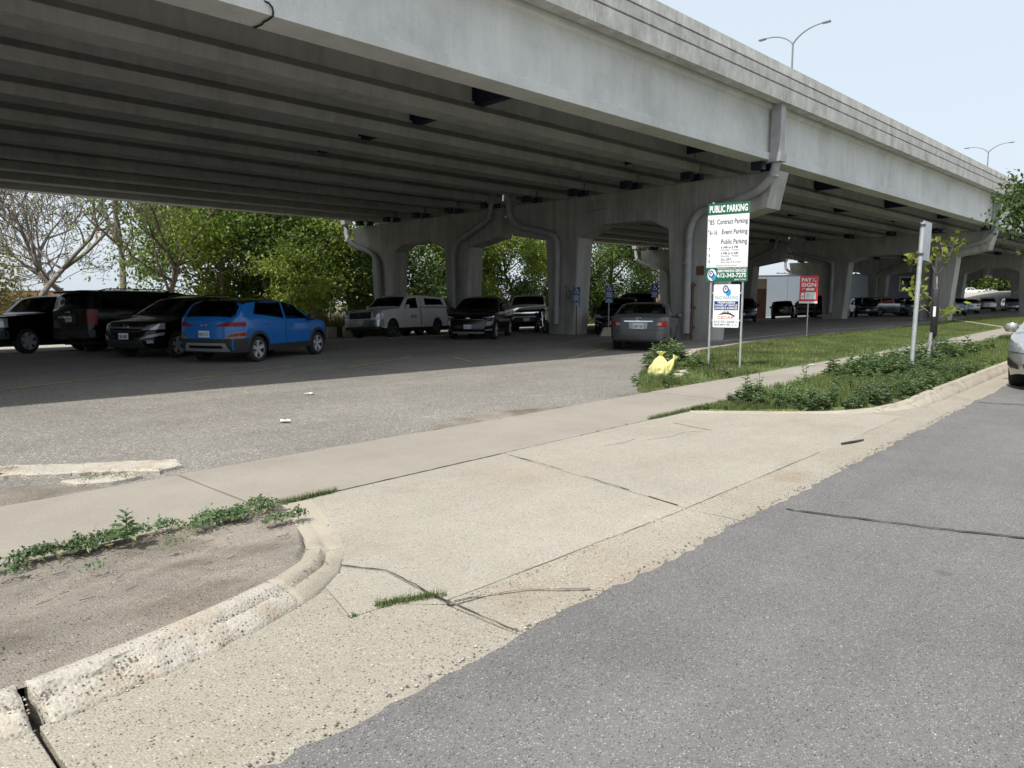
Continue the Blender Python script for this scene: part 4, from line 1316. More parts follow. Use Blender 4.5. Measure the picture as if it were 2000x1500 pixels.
            m.box((min(xd, .75) if sp['L'] < 5.2 else xd - .2, 0, c.belt(.5) - .12), (.5, 2 * (sp['hw'] - .22), .22), None, .06)
            m.build('dashboard', MT['under'], t, True, angle=40)
        if 'extra' in sp: sp['extra'](t, c, col)
    return t

def emblem(kind, t, xx, z, sg, s=.06):
    """Small maker's marks as they look on tail and nose."""
    m = MB()
    X = xx
    if kind == 'H':
        for yy in (-.55, .55): m.bar((X, yy * s - .15 * s * math.copysign(1, yy), z - s * .7), (X, yy * s + .15 * s * math.copysign(1, yy), z + s * .7), .012, .22 * s)
        m.bar((X, -.5 * s, z), (X, .5 * s, z), .012, .2 * s)
        R_ = [(X, s * 1.15 * math.cos(a), z + s * math.sin(a)) for a in np.linspace(0, 2 * math.pi, 21)]
        m.tube(R_, .006, 5, False)
    elif kind == 'ovalH':
        R_ = [(X, s * 1.3 * math.cos(a), z + s * .75 * math.sin(a)) for a in np.linspace(0, 2 * math.pi, 21)]
        m.tube(R_, .007, 5, False)
        m.bar((X, -.45 * s, z - s * .5), (X, -.3 * s, z + s * .5), .01, .02); m.bar((X, .3 * s, z - s * .5), (X, .45 * s, z + s * .5), .01, .02)
        m.bar((X, -.35 * s, z - .05 * s), (X, .35 * s, z + .05 * s), .01, .016)
    elif kind == 'ovals':
        for a_, b_, zz in ((1.3, .85, 0), (.5, .8, .0), (1.0, .32, .42)):
            m.tube([(X, s * a_ * math.cos(a), z + s * zz + s * b_ * math.sin(a)) for a in np.linspace(0, 2 * math.pi, 19)], .006, 5, False)
    elif kind == 'bowtie':
        m.box((X, 0, z), (.012, 2.6 * s, .5 * s)); m.box((X + sg * .002, 0, z), (.012, .9 * s, .95 * s))
    elif kind == 'oval':
        m.add([(X, s * 1.6 * math.cos(a), z + s * .7 * math.sin(a)) for a in np.linspace(0, 2 * math.pi, 20, endpoint=False)], [tuple(range(20))])
    return m.build('emblem', MT['chrome'] if kind != 'oval' else MT['sign_navy'], t, False)

# -- kinds of car -----------------------------------------------------------
def kona_extra(t, c, col):
    emblem('ovalH', t, c.D(c.xend(0, .93, -1), 0, .93)[0] - .018, .93, -1, .055)
    m = MB(); m.box((-1.72, 0, 1.505), (.3, 1.1, .03), None, .012); m.build('roof_spoiler', MT['frit'], t, True, angle=40)
    # black roof skin
    mm = MB(); mm.grid(lambda u, v: (lambda x: (lambda y: (x, y, c.ztop(x, y) + .006))((c.ye(x) + .0) * (2 * v - 1)))(-1.62 + 1.85 * u), 24, 12)
    mm.build('black_roof', MT['frit'], t, True)
    for q, nm in ((((-1.28, 1.06), (-.75, 1.045), (-.75, 1.2), (-1.2, 1.2)), 'paper'),): pass
    # wiper and antenna
    m = MB(); m.tube([(-1.55, 0, 1.52), (-1.72, 0, 1.60)], [.02, .006], 6); m.build('antenna', MT['frit'], t)
KONA = dict(L=4.18, hw=.90, wr=.325, xf=1.33, xr=-1.27, sill=.27, smooth=.05, nf=.25, nr=.05, tum=.34, crown=.07,
    top=[(-2.09, 1.02), (-2.03, 1.10), (-1.96, 1.16), (-1.66, 1.47), (-1.5, 1.525), (-1.0, 1.555), (-.3, 1.56), (.25, 1.50), (1.12, 1.06), (1.3, 1.03), (1.85, .93), (2.0, .85), (2.09, .74)],
    belt=[(-2.1, 1.08), (-1.2, 1.09), (-.4, 1.04), (.9, 1.0), (1.2, .98), (2.1, .9)],
    ws=(1.06, .3), rw=(-2.0, -1.64), rwi=(.12, .16),
    side=[[(-.12, 1.045), (.90, 1.03), (.36, 1.39), (-.12, 1.47)], [(-1.38, 1.19), (-.2, 1.06), (-.2, 1.47), (-1.18, 1.47)]], clear=(0,), rglass='glass_dark',
    flare=.085, flare_mat='cladding', mirror=(.82, 1.04), mirror_col=False, handles=[(.0, .90), (-.98, .94)], rim='twin',
    seams=[(-.16, .42, 1.0), (.95, .42, .96)],
    flank=[('sill_cladding', [(-.85, .26), (.92, .26), (.92, .42), (-.85, .42)], 'cladding'), ('bumper_side', [(-2.06, .28), (-1.64, .27), (-1.66, .62), (-2.06, .60)], 'cladding')],
    rear=[('bumper', [(-1.05, .27), (1.05, .27), (1.05, .60), (-1.05, .60)], 'cladding'), ('skid_plate', [(-.66, .30), (.66, .30), (.56, .50), (-.56, .50)], 'silver_trim'), ('bumper_slot', [(-.5, .37), (.5, .37), (.47, .44), (-.47, .44)], 'frit')],
    rear_m=[('tail_lamp', [(.28, .905), (.885, .90), (.885, 1.0), (.62, 1.005)], 'tail'), ('bumper_lamp', [(.5, .60), (.88, .615), (.885, .79), (.72, .74)], 'tail_clear'), ('bumper_lamp_red', [(.66, .655), (.90, .67), (.895, .755), (.74, .725)], 'tail')],
    rplate=(.715, 'NWX 712'), front_m=[('headlamp', [(.45, .62), (.86, .6), (.86, .78), (.5, .76)], 'lamp')], front=[('grille', [(-.5, .5), (.5, .5), (.55, .75), (-.55, .75)], 'frit')], extra=kona_extra)

def suburban_extra(t, c, col):
    m = MB(); m.box((-2.72, 0, 1.83), (.22, 1.4, .04), None, .015); m.build('roof_spoiler', col, t, True, angle=40)
    m = MB(); m.box((-2.86, .3, 1.08), (.012, .3, .06), None, .004); m.box((-2.86, 0, 1.22), (.012, .22, .035), None, .004); m.build('badge', MT['chrome'], t)
    m = MB(); m.box((-2.9, 0, .46), (.18, .2, .1)); m.tube([(-2.92, -.03, .42), (-3.05, -.03, .42)], .03, 8); m.build('tow_hitch', MT['black_plastic'], t)
SUBURBAN = dict(bulge=(.06, .03), L=5.65, hw=1.01, wr=.39, xf=1.72, xr=-1.58, sill=.34, smooth=.06, nf=.1, nr=.03, tum=.2, crown=.08, taper=(.6, .35), ta=(.2, .1),
    top=[(-2.825, 1.30), (-2.79, 1.36), (-2.66, 1.80), (-2.5, 1.88), (-1.5, 1.91), (.2, 1.91), (.62, 1.86), (1.35, 1.32), (1.5, 1.27), (2.6, 1.14), (2.825, 1.0)],
    belt=[(-2.9, 1.26), (1.2, 1.2), (2.9, 1.1)], ws=(1.30, .68), rw=(-2.775, -2.66), rwi=(.06, .10), glass='glass_dark',
    side=[[(.12, 1.24), (1.05, 1.22), (.62, 1.7), (.12, 1.76)], [(-1.05, 1.26), (.02, 1.24), (.02, 1.76), (-1.05, 1.77)], [(-2.45, 1.28), (-1.18, 1.26), (-1.18, 1.77), (-2.36, 1.73)]], clear=(),
    mirror=(1.0, 1.28), handles=[(.25, 1.08), (-.85, 1.1)], rails=(-2.3, .1, .12), rim='six', tw=.26, seams=[(.07, .5, 1.2), (-1.11, .6, 1.2)], handle_mat=None,
    rear=[('bumper', [(-.98, .44), (.98, .44), (.98, .66), (-.98, .66)], 'black_plastic'), ('plate_recess', [(-.36, .88), (.36, .88), (.36, 1.17), (-.36, 1.17)], 'black_plastic')],
    rear_m=[('tail_lamp', [(.86, .80), (1.0, .80), (1.0, 1.27), (.88, 1.27)], 'tail')], rplate=(1.02, '918 TWK'), seat_z=.75, seat_x=(.15, -.85), extra=suburban_extra)

def crv_extra(t, c, col):
    emblem('H', t, c.D(c.xend(0, .83, 1), 0, .83)[0] + .02, .83, 1, .075)
CRV = dict(L=4.53, hw=.91, wr=.345, xf=1.38, xr=-1.24, sill=.29, nf=.3, nr=.05, tum=.33,
    top=[(-2.265, 1.05), (-2.2, 1.15), (-1.95, 1.52), (-1.7, 1.6), (-1.0, 1.65), (-.2, 1.65), (.3, 1.58), (1.18, 1.12), (1.35, 1.08), (2.0, .97), (2.2, .86), (2.265, .76)],
    belt=[(-2.3, 1.12), (-.4, 1.07), (1.2, 1.0), (2.3, .92)], ws=(1.12, .36), rw=(-2.16, -1.97),
    side=[[(-.02, 1.07), (.98, 1.04), (.42, 1.46), (-.02, 1.54)], [(-1.1, 1.1), (-.12, 1.08), (-.12, 1.54), (-1.1, 1.54)], [(-1.85, 1.16), (-1.2, 1.12), (-1.2, 1.53), (-1.72, 1.44)]], clear=(0,),
    mirror=(.88, 1.1), handles=[(.05, .95), (-.95, .98)], rails=(-1.6, .1, .13), rim='twin', seams=[(-.07, .42, 1.05)],
    front=[('grille', [(-.48, .70), (.48, .70), (.60, .90), (-.60, .90)], 'black_plastic'), ('grille_bar', [(-.55, .80), (.55, .80), (.55, .825), (-.55, .825)], 'silver_trim'), ('lower_intake', [(-.62, .3), (.62, .3), (.55, .48), (-.55, .48)], 'black_plastic')],
    front_m=[('headlamp', [(.5, .75), (.885, .78), (.875, .93), (.62, .89)], 'lamp'), ('bumper_trim', [(.5, .52), (.88, .62), (.88, .70), (.52, .57)], 'silver_trim'), ('fog_lamp', [(.66, .42), (.76, .42), (.76, .50), (.66, .50)], 'lamp')],
    rear_m=[('tail_lamp', [(.7, .95), (.89, .95), (.86, 1.4), (.76, 1.4)], 'tail')], fplate=(.60, '584 RMD'), extra=crv_extra)

def topper_extra(t, c, col):
    emblem('oval', t, c.D(c.xend(0, 1.0, 1), 0, 1.0)[0] + .025, 1.0, 1, .07)
    for k in range(5):
        z = .86 + .075 * k
        c.endpatch('grille_bar', [(-.52, z), (.52, z), (.52, z + .014), (-.52, z + .014)], MT['silver_trim'], t, 1, .02, 8, 1)
    m = MB()
    for sd in (1, -1):
        m = MB(); m.box((.28, sd * (c.yside(.28, .92) + .004), .88), (.42, .006, .16)); m.build('door_decal', MT['sign_navy'], t)
        mm = MB()
        for zz, w in ((.92, .3), (.88, .34), (.84, .3)): mm.box((.28, sd * (c.yside(.28, .92) + .0085), zz), (w, .003, .018))
        mm.build('decal_print', MT['white_ink'], t)
PICKUP_TOP = dict(bulge=(.06, .03), L=5.89, hw=1.0, wr=.40, xf=1.95, xr=-1.73, sill=.42, nf=.06, nr=.02, tum=.2, crown=.07, taper=(.45, .3), ta=(.13, .06),
    top=[(-2.945, 1.32), (-2.9, 1.4), (-2.62, 1.86), (-2.45, 1.9), (-1.3, 1.91), (-.6, 1.93), (.35, 1.92), (.62, 1.86), (1.22, 1.36), (1.36, 1.31), (2.7, 1.22), (2.9, 1.14), (2.945, 1.04)],
    belt=[(-3, 1.32), (1.1, 1.27), (3, 1.2)], ws=(1.18, .66), rw=(-2.87, -2.66), rwi=(.1, .14),
    side=[[(-.12, 1.3), (.98, 1.28), (.60, 1.70), (-.12, 1.78)], [(-2.45, 1.46), (-.8, 1.44), (-.8, 1.76), (-2.28, 1.73)]], clear=(0,), flank=[('bed_rail_gap', [(-2.86, 1.318), (-.32, 1.318), (-.32, 1.35), (-2.86, 1.35)], 'frit'), ('cab_gap', [(-.34, .5), (-.30, .5), (-.30, 1.32), (-.34, 1.32)], 'frit')],
    mirror=(.9, 1.34), handles=[(.02, 1.12)], rim='dark', tw=.26, seams=[(-.24, .5, 1.28), (1.08, .55, 1.26), (-.42, .55, 1.84)], handle_mat=None, flare=.05, flare_mat='flare_body', seat_z=.82, seat_x=(.25, -.5),
    front=[('bumper', [(-.99, .5), (.99, .5), (.99, .80), (-.99, .80)], 'chrome_dull'), ('lower_valance', [(-.9, .36), (.9, .36), (.95, .5), (-.95, .5)], 'black_plastic'), ('grille', [(-.58, .84), (.58, .84), (.58, 1.20), (-.58, 1.20)], 'under')],
    front_m=[('headlamp', [(.64, .88), (.97, .88), (.96, 1.17), (.64, 1.17)], 'lamp'), ('fog_lamp', [(.68, .58), (.8, .58), (.8, .7), (.68, .7)], 'lamp'), ('tow_hook', [(.5, .53), (.58, .53), (.58, .6), (.5, .6)], 'black_plastic')],
    rear_m=[('tail_lamp', [(.86, .85), (.99, .85), (.99, 1.25), (.86, 1.25)], 'tail')], fplate=(.66, 'CWD 905'), rplate=(.6,), extra=topper_extra)

PICKUP = dict(bulge=(.06, .03), L=5.9, hw=1.0, wr=.40, xf=1.95, xr=-1.75, sill=.42, nf=.06, nr=.02, tum=.2, crown=.07, taper=(.45, .3), ta=(.13, .05),
    top=[(-2.95, 1.30), (-2.9, 1.33), (-1.32, 1.33), (-1.27, 1.5), (-1.14, 1.86), (-1.0, 1.91), (-.3, 1.93), (.3, 1.92), (.6, 1.86), (1.2, 1.36), (1.34, 1.3), (2.7, 1.2), (2.9, 1.12), (2.95, 1.0)],
    belt=[(-3, 1.27), (1.1, 1.25), (3, 1.18)], ws=(1.16, .64),
    side=[[(-.1, 1.28), (.96, 1.27), (.58, 1.70), (-.1, 1.79)], [(-.98, 1.29), (-.2, 1.28), (-.2, 1.79), (-.92, 1.75)]], clear=(0, 1),
    mirror=(.9, 1.32), mirror_col=False, handles=[(.02, 1.1), (-.85, 1.1)], rim='six', tw=.26, seams=[(-.15, .5, 1.26), (1.05, .55, 1.25), (-1.1, .55, 1.3)], seat_z=.82, seat_x=(.25, -.6),
    front=[('bumper', [(-.99, .48), (.99, .48), (.99, .72), (-.99, .72)], 'black_plastic'), ('grille', [(-.7, .76), (.7, .76), (.7, 1.10), (-.7, 1.10)], 'black_plastic'), ('grille_bar', [(-.72, .9), (.72, .9), (.72, .96), (-.72, .96)], 'chrome')],
    front_m=[('headlamp', [(.73, .84), (.98, .84), (.97, 1.12), (.73, 1.10)], 'lamp'), ('fog_lamp', [(.7, .54), (.82, .54), (.82, .64), (.7, .64)], 'lamp')],
    rear_m=[('tail_lamp', [(.86, .8), (.99, .8), (.99, 1.2), (.86, 1.2)], 'tail')], fplate=(.6,), rplate=(.62,))

def blazer_extra(t, c, col):
    emblem('bowtie', t, c.D(c.xend(0, .84, 1), 0, .84)[0] + .025, .84, 1, .06)
BLAZER = dict(L=4.86, hw=.95, wr=.37, xf=1.5, xr=-1.36, sill=.27, nf=.3, nr=.05, tum=.36,
    top=[(-2.43, 1.1), (-2.36, 1.2), (-2.0, 1.55), (-1.75, 1.62), (-1.0, 1.68), (-.2, 1.69), (.3, 1.62), (1.2, 1.15), (1.36, 1.11), (2.1, 1.0), (2.36, .90), (2.43, .82)],
    belt=[(-2.5, 1.16), (-.8, 1.08), (1.2, 1.04), (2.5, .95)], ws=(1.14, .36), rw=(-2.3, -2.02),
    side=[[(-.02, 1.09), (1.0, 1.07), (.44, 1.49), (-.02, 1.57)], [(-1.1, 1.12), (-.12, 1.1), (-.12, 1.57), (-1.15, 1.55)], [(-1.8, 1.2), (-1.25, 1.16), (-1.25, 1.54), (-1.6, 1.5)]], clear=(),
    mirror=(.9, 1.14), handles=[(.05, .98), (-.95, 1.0)], rim='twin', seams=[(-.07, .4, 1.08)],
    front=[('grille', [(-.62, .42), (.62, .42), (.70, .78), (-.70, .78)], 'frit'), ('upper_grille', [(-.55, .80), (.55, .80), (.55, .89), (-.55, .89)], 'frit'), ('grille_bar', [(-.6, .785), (.6, .785), (.6, .805), (-.6, .805)], 'chrome'), ('skid_plate', [(-.6, .26), (.6, .26), (.66, .33), (-.66, .33)], 'silver_trim')],
    front_m=[('running_lamp', [(.58, .84), (.93, .88), (.92, .935), (.58, .87)], 'lamp'), ('headlamp', [(.68, .56), (.88, .58), (.9, .74), (.74, .72)], 'lamp_dim'), ('bumper_corner', [(.66, .36), (.86, .38), (.88, .45), (.68, .42)], 'silver_trim')],
    rear_m=[('tail_lamp', [(.6, .98), (.94, .98), (.92, 1.1), (.62, 1.12)], 'tail')], fplate=(.52, 'FKS 216'), extra=blazer_extra)

def corolla_extra(t, c, col):
    emblem('ovals', t, c.D(c.xend(0, .965, -1), 0, .965)[0] - .02, .965, -1, .062)
    c.endpatch('boot_trim', [(-.42, .885), (.42, .885), (.42, .915), (-.42, .915)], MT['chrome'], t, -1, .02, 8, 1, 0)
    m = MB(); m.box((-1.45, 0, .72), (.5, 1.3, .5)); m.build('parcel_shelf', MT['seat_dark'], t)
COROLLA = dict(L=4.6, hw=.88, wr=.315, xf=1.38, xr=-1.24, sill=.25, smooth=.07, nf=.25, nr=.08, tum=.36, crown=.06,
    top=[(-2.3, 1.0), (-2.22, 1.045), (-2.1, 1.06), (-1.72, 1.09), (-1.55, 1.12), (-.72, 1.425), (-.3, 1.462), (.05, 1.46), (.32, 1.41), (1.25, 1.0), (1.4, .96), (2.05, .84), (2.22, .76), (2.3, .68)],
    belt=[(-2.3, .98), (-1.4, .99), (-.3, .95), (1.2, .9), (2.3, .84)], ws=(1.18, .38), rw=(-1.55, -.76), rwglass='glass', rwi=(.15, .15), rglass='glass',
    side=[[(.02, .965), (1.0, .94), (.42, 1.32), (.02, 1.385)], [(-1.0, .985), (-.08, .97), (-.08, 1.385), (-.72, 1.35)]], clear=(0, 1), seat_mat='seat_grey', seat_z=.45,
    mirror=(.82, .98), handles=[(.06, .84), (-.85, .86)], rim='five', seams=[(-.04, .4, .95), (-1.02, .62, .97)],
    rear=[('bumper_seam', [(-.86, .632), (.86, .632), (.86, .64), (-.86, .64)], 'frit'), ('plate_recess', [(-.26, .68), (.26, .68), (.28, .87), (-.28, .87)], 'silver_trim'), ('lower_valance', [(-.6, .29), (.6, .29), (.62, .34), (-.62, .34)], 'black_plastic')],
    rear_m=[('tail_lamp', [(.50, .765), (.855, .735), (.86, .90), (.62, .905)], 'tail'), ('reversing_lamp', [(.50, .775), (.66, .77), (.68, .86), (.58, .87)], 'tail_clear'), ('reflector', [(.74, .4), (.82, .4), (.82, .44), (.74, .43)], 'tail')],
    rplate=(.755, 'GSW 108'), front_m=[('headlamp', [(.5, .6), (.84, .62), (.82, .78), (.55, .74)], 'lamp')], extra=corolla_extra)

def camry_extra(t, c, col):
    emblem('ovals', t, c.D(c.xend(0, .72, 1), 0, .72)[0] + .02, .72, 1, .07)
CAMRY = dict(L=4.82, hw=.91, wr=.335, xf=1.42, xr=-1.36, sill=.23, smooth=.07, nf=.32, nr=.08, tum=.36, crown=.06, taper=(.75, .5), ta=(.3, .16),
    top=[(-2.41, 1.0), (-2.3, 1.06), (-1.75, 1.1), (-.8, 1.43), (-.3, 1.47), (.1, 1.46), (.4, 1.4), (1.3, 1.03), (1.46, .99), (2.1, .87), (2.32, .78), (2.41, .68)],
    belt=[(-2.4, 1.0), (-.3, .97), (1.2, .93), (2.4, .86)], ws=(1.24, .46), rw=(-1.6, -.84),
    side=[[(.05, .985), (1.05, .96), (.48, 1.32), (.05, 1.385)], [(-1.0, 1.0), (-.05, .99), (-.05, 1.385), (-.72, 1.35)]], clear=(0, 1),
    mirror=(.86, 1.0), handles=[(.06, .86), (-.85, .88)], rim='five', seams=[(0, .4, .96), (1.02, .6, .93)],
    front=[('grille', [(-.45, .62), (.45, .62), (.55, .73), (-.55, .73)], 'silver_trim'), ('lower_intake', [(-.55, .28), (.55, .28), (.62, .46), (-.62, .46)], 'black_plastic')],
    front_m=[('headlamp', [(.55, .64), (.885, .66), (.885, .80), (.66, .80)], 'lamp'), ('fog_recess', [(.68, .36), (.885, .40), (.885, .55), (.70, .44)], 'black_plastic')],
    fplate=(.52,), extra=camry_extra)

HATCH = dict(KONA, extra=lambda *a: None, flare=0, flank=[], rear=[('bumper', [(-.88, .3), (.88, .3), (.88, .5), (-.88, .5)], 'black_plastic')],
    rear_m=[('tail_lamp', [(.6, .92), (.88, .9), (.88, 1.05), (.64, 1.05)], 'tail')], rim='five', rplate=(.72,), fplate=(.5,), mirror_col=True, handles=[], seams=[(-.16, .42, 1.0)])
SEDAN = dict(COROLLA, extra=lambda *a: None, rplate=(.755,), handles=[], fplate=(.5,), rwglass='glass_dark', seats=False)
SUV = dict(CRV, extra=lambda *a: None, fplate=(.55,), rplate=(.8,), handles=[], seats=False, rear=[('bumper', [(-.88, .32), (.88, .32), (.88, .55), (-.88, .55)], 'black_plastic')])
BIGSUV = dict(SUBURBAN, extra=lambda *a: None, rplate=(1.0,), handles=[], seats=False, front=[('grille', [(-.7, .7), (.7, .7), (.7, 1.05), (-.7, 1.05)], 'black_plastic')],
    front_m=[('headlamp', [(.72, .82), (.97, .82), (.96, 1.04), (.72, 1.04)], 'lamp')])
VAN = dict(SUBURBAN, extra=lambda *a: None, rplate=(.7,), handles=[], seats=False, rails=None,
    top=[(-2.825, 1.8), (-2.8, 1.95), (-2.7, 2.06), (-1.5, 2.1), (1.0, 2.1), (1.35, 2.0), (2.0, 1.35), (2.15, 1.25), (2.7, 1.05), (2.825, .85)],
    ws=(1.95, 1.4), rw=None, side=[[(.7, 1.25), (1.75, 1.22), (1.3, 1.8), (.7, 1.85)]], clear=(0,), rear=[], rear_m=[('tail_lamp', [(.88, .9), (1.0, .9), (1.0, 1.5), (.9, 1.5)], 'tail')])
MT['chrome_dull'] = simple('dull_chrome', (.42, .43, .44), .3, .9, .1, 6)
MT['lamp_dim'] = simple('dim_lamp', (.2, .21, .22), .15, .2, .1, 12)
P_BLACK = paint('black_paint', (.004, .004, .005), rough=.12, spec=.32, coat=0)
P_NAVYBLACK = paint('black_blue_paint', (.004, .005, .010), rough=.12, spec=.32, coat=0)
P_BLUE = paint('bright_blue_paint', (.008, .125, .41), rough=.2, spec=.45, coat=.3)
P_WHITE = paint('white_paint', (.66, .66, .63), rough=.3)
P_GREY = paint('dark_grey_paint', (.07, .073, .08), rough=.32, metal=.1, spec=.4, coat=.12)
P_SILVER = paint('silver_paint', (.42, .42, .42), rough=.25, metal=.55)
P_SILVERD = paint('dull_silver_paint', (.28, .29, .29), rough=.3, metal=.5)
P_BLUE2 = paint('pale_blue_paint', (.07, .16, .24), rough=.25, metal=.2)
P_MAROON = paint('dark_maroon_paint', (.03, .008, .012), rough=.2)
MT['flare_body'] = P_WHITE

# -- where they stand ---------------------------------------------------------
make_car('suv', 'bright blue compact suv with black roof and grey wheel arch cladding, parked tail first', 'suv', KONA, P_BLUE, 9.45, 17.85, 25)
make_car('suv', 'black suv with roof rails facing out, between the blue suv and the largest black suv', 'suv', CRV, P_BLACK, 8.75, 20.75, 206)
make_car('suv', 'very large black suv with roof rails seen from behind, red tail lamps', 'suv', SUBURBAN, P_BLACK, 9.45, 25.0, 15)
make_car('pickup_truck', 'black pickup truck at the left edge with its nose towards the street', 'pickup truck', PICKUP, P_BLACK, 7.45, 28.3, 208)
make_car('car', 'silver sedan mostly hidden between the black pickup and the very large black suv', 'car', SEDAN, P_SILVERD, 10.9, 30.0, 20, detail=1)
make_car('pickup_truck', 'white pickup truck with a white topper over its bed and a navy door decal', 'pickup truck', PICKUP_TOP, P_WHITE, 21.0, 26.5, 197)
make_car('pickup_truck', 'silver pickup truck hidden behind the white topper pickup, only its tail showing', 'pickup truck', PICKUP, P_SILVER, 25.2, 29.6, 197)
make_car('suv', 'black crossover with narrow chrome nose trim parked facing out before the second column', 'suv', BLAZER, P_NAVYBLACK, 20.9, 20.95, 212)
make_car('pickup_truck', 'pale pickup truck facing out between two columns behind the black crossover', 'pickup truck', PICKUP, P_WHITE, 29.0, 25.4, 218)
make_car('car', 'dark grey sedan parked tail first beside the nearest column, red and clear tail lamps', 'car', COROLLA, P_GREY, 20.25, 12.65, 26)
make_car('suv', 'black suv facing out behind the blue disabled parking signs', 'suv', SUV, P_BLACK, 27.9, 18.9, 208)
make_car('suv', 'taller black suv with silver roof rail behind the black suv by the blue signs', 'suv', BIGSUV, P_BLACK, 32.3, 20.6, 207)
make_car('car', 'silver sedan at the right edge parked at the kerb with its nose towards the camera', 'car', CAMRY, P_SILVER, 16.8, 1.12, 180)
far = [
 ('car', 'black hatchback with a big rear window seen left of the red pay sign', 'car', HATCH, P_BLACK, 61.5, 24.7, 20),
 ('suv', 'white suv half hidden behind the red pay sign and its post', 'suv', SUV, P_WHITE, 66.9, 24.8, 200),
 ('suv', 'tall black suv standing against the column right of the red pay sign', 'suv', BIGSUV, P_BLACK, 64.0, 22.1, 25),
 ('suv', 'black suv at the left of the opening behind the street sign pole', 'suv', SUV, P_BLACK, 66.3, 19.6, 205),
 ('suv', 'silver crossover seen from its side in the opening left of the street sign pole', 'suv', SUV, P_SILVER, 70.0, 18.5, 312),
 ('suv', 'black suv behind the silver crossover left of the street sign pole', 'suv', SUV, P_BLACK, 77.6, 19.1, 200),
 ('car', 'pale blue sedan partly hidden by the street sign pole and the sapling', 'car', SEDAN, P_BLUE2, 67.0, 15.85, 200),
 ('car', 'teal blue hatchback with its tail out just right of the slanted column', 'car', HATCH, P_BLUE2, 73.9, 14.2, 12),
 ('car', 'silver sedan seen from behind right of the slanted column', 'car', SEDAN, P_SILVER, 86.4, 15.4, 14),
 ('suv', 'silver suv parked beyond the silver sedan under the small arched opening', 'suv', SUV, P_SILVER, 104.0, 16.7, 14),
 ('suv', 'silver suv farther right beside the grey painted column foot', 'suv', SUV, P_SILVER, 111.0, 15.1, 195),
 ('suv', 'black suv with a white nose lamp just right of the price sign posts', 'suv', SUV, P_BLACK, 47.7, 22.0, 205),
 ('pickup_truck', 'white pickup truck on the sunny hill lot in the small arched opening', 'pickup truck', PICKUP, P_WHITE, 234.0, 41.4, 285),
 ('car', 'silver sedan side on upon the sunny hill lot in the small arched opening', 'car', SEDAN, P_SILVER, 237.0, 37.7, 280),
]
for a in far:
    make_car(*a, detail=1)

# ------------------------------------------------------------------ two-wheeler, cart of the far background
def motorcycle():
    x, y = 25.6, 21.75
    t = thing('motorcycle', 'dark motorcycle standing between the pale pickup and the second column', 'motorcycle', (x, y, gz(x, y) - .012), R(236))
    for xx in (.72, -.7):
        w = MB(); w.lathe([(.21, -.05), (.29, -.06), (.31, 0), (.29, .06), (.21, .05)], 20, 'Y', (xx, 0, .31), True)
        wo = w.build('wheel', MT['rubber'], t, True)
        r = MB()
        for k in range(6):
            a = math.pi * k / 6; r.bar((xx - .22 * math.cos(a), 0, .31 - .22 * math.sin(a)), (xx + .22 * math.cos(a), 0, .31 + .22 * math.sin(a)), .02, .02)
        r.build('rim', MT['rim'], wo)
    m = MB(); m.lathe([(0, -.2), (.10, -.18), (.15, 0), (.12, .16), (0, .22)], 14, 'Y', (.1, 0, .42)); m.box((0, 0, .45), (.5, .24, .3), None, .06); m.build('engine', MT['rim_dark'], t, True, angle=40)
    m = MB(); m.tube([(.42, 0, .92), (.2, 0, 1.0), (-.05, 0, .92), (-.15, 0, .82)], [.07, .15, .13, .06], 10); m.build('fuel_tank', P_BLACK, t, True)
    m = MB(); m.tube([(-.1, 0, .80), (-.45, 0, .78), (-.85, 0, .88)], [.10, .13, .08], 8); m.build('saddle', MT['seat_dark'], t, True)
    m = MB()
    for sd in (1, -1): m.tube([(.72, sd * .09, .31), (.45, sd * .08, 1.0)], .025, 6)
    m.build('fork', MT['chrome'], t)
    m = MB(); m.tube([(.36, -.36, 1.10), (.44, -.16, 1.05), (.44, .16, 1.05), (.36, .36, 1.10)], .018, 6); m.build('handlebar', MT['black_plastic'], t)
    m = MB(); m.lathe([(0, 0), (.09, .02), (.09, .1), (.03, .18)], 12, 'Z', (.52, 0, .86)); m.build('headlamp', MT['lamp'], t, True)
motorcycle()

# ------------------------------------------------------------------ signs
def plate_box(name, x0, x1, z0, z1, mat, parent, y0=-.004, y1=.0, rad=.0):
    m = MB()
    if rad:
        pts = []
        for cx, cz, a0 in ((x1 - rad, z1 - rad, 0), (x0 + rad, z1 - rad, 90), (x0 + rad, z0 + rad, 180), (x1 - rad, z0 + rad, 270)):
            for k in range(5):
                a = R(a0 + 22.5 * k); pts.append((cx + rad * math.cos(a), cz + rad * math.sin(a)))
        n = len(pts)
        m.add([(x, y0, z) for x, z in pts] + [(x, y1, z) for x, z in pts], [tuple(range(n)), tuple(range(2*n-1, n-1, -1))] + [(i, (i+1) % n, n + (i+1) % n, n + i) for i in range(n)])
    else:
        m.box(((x0 + x1) / 2, (y0 + y1) / 2, (z0 + z1) / 2), (x1 - x0, y1 - y0, z1 - z0))
    return m.build(name, mat, parent)
def disc(name, cx, cz, r, y, mat, parent, n=24):
    m = MB(); m.add([(cx + r * math.cos(2*math.pi*k/n), y, cz + r * math.sin(2*math.pi*k/n)) for k in range(n)], [tuple(range(n))])
    return m.build(name, mat, parent)
def p_logo(parent, cx, cz, r, y):
    disc('logo_disc', cx + r * .38, cz - r * .36, r * .56, y - .002, MT['sky_blue'], parent)
    disc('logo_disc', cx - r * .18, cz + r * .16, r * .62, y - .004, MT['sign_navy'], parent)
    disc('logo_disc', cx - r * .18, cz + r * .16, r * .40, y - .006, MT['white_ink'], parent)
    lettering('lettering', 'P', cx - r * .36, cx - r * .0, cz - r * .06, cz + r * .42, y - .008, MT['sign_navy'], parent, .03)
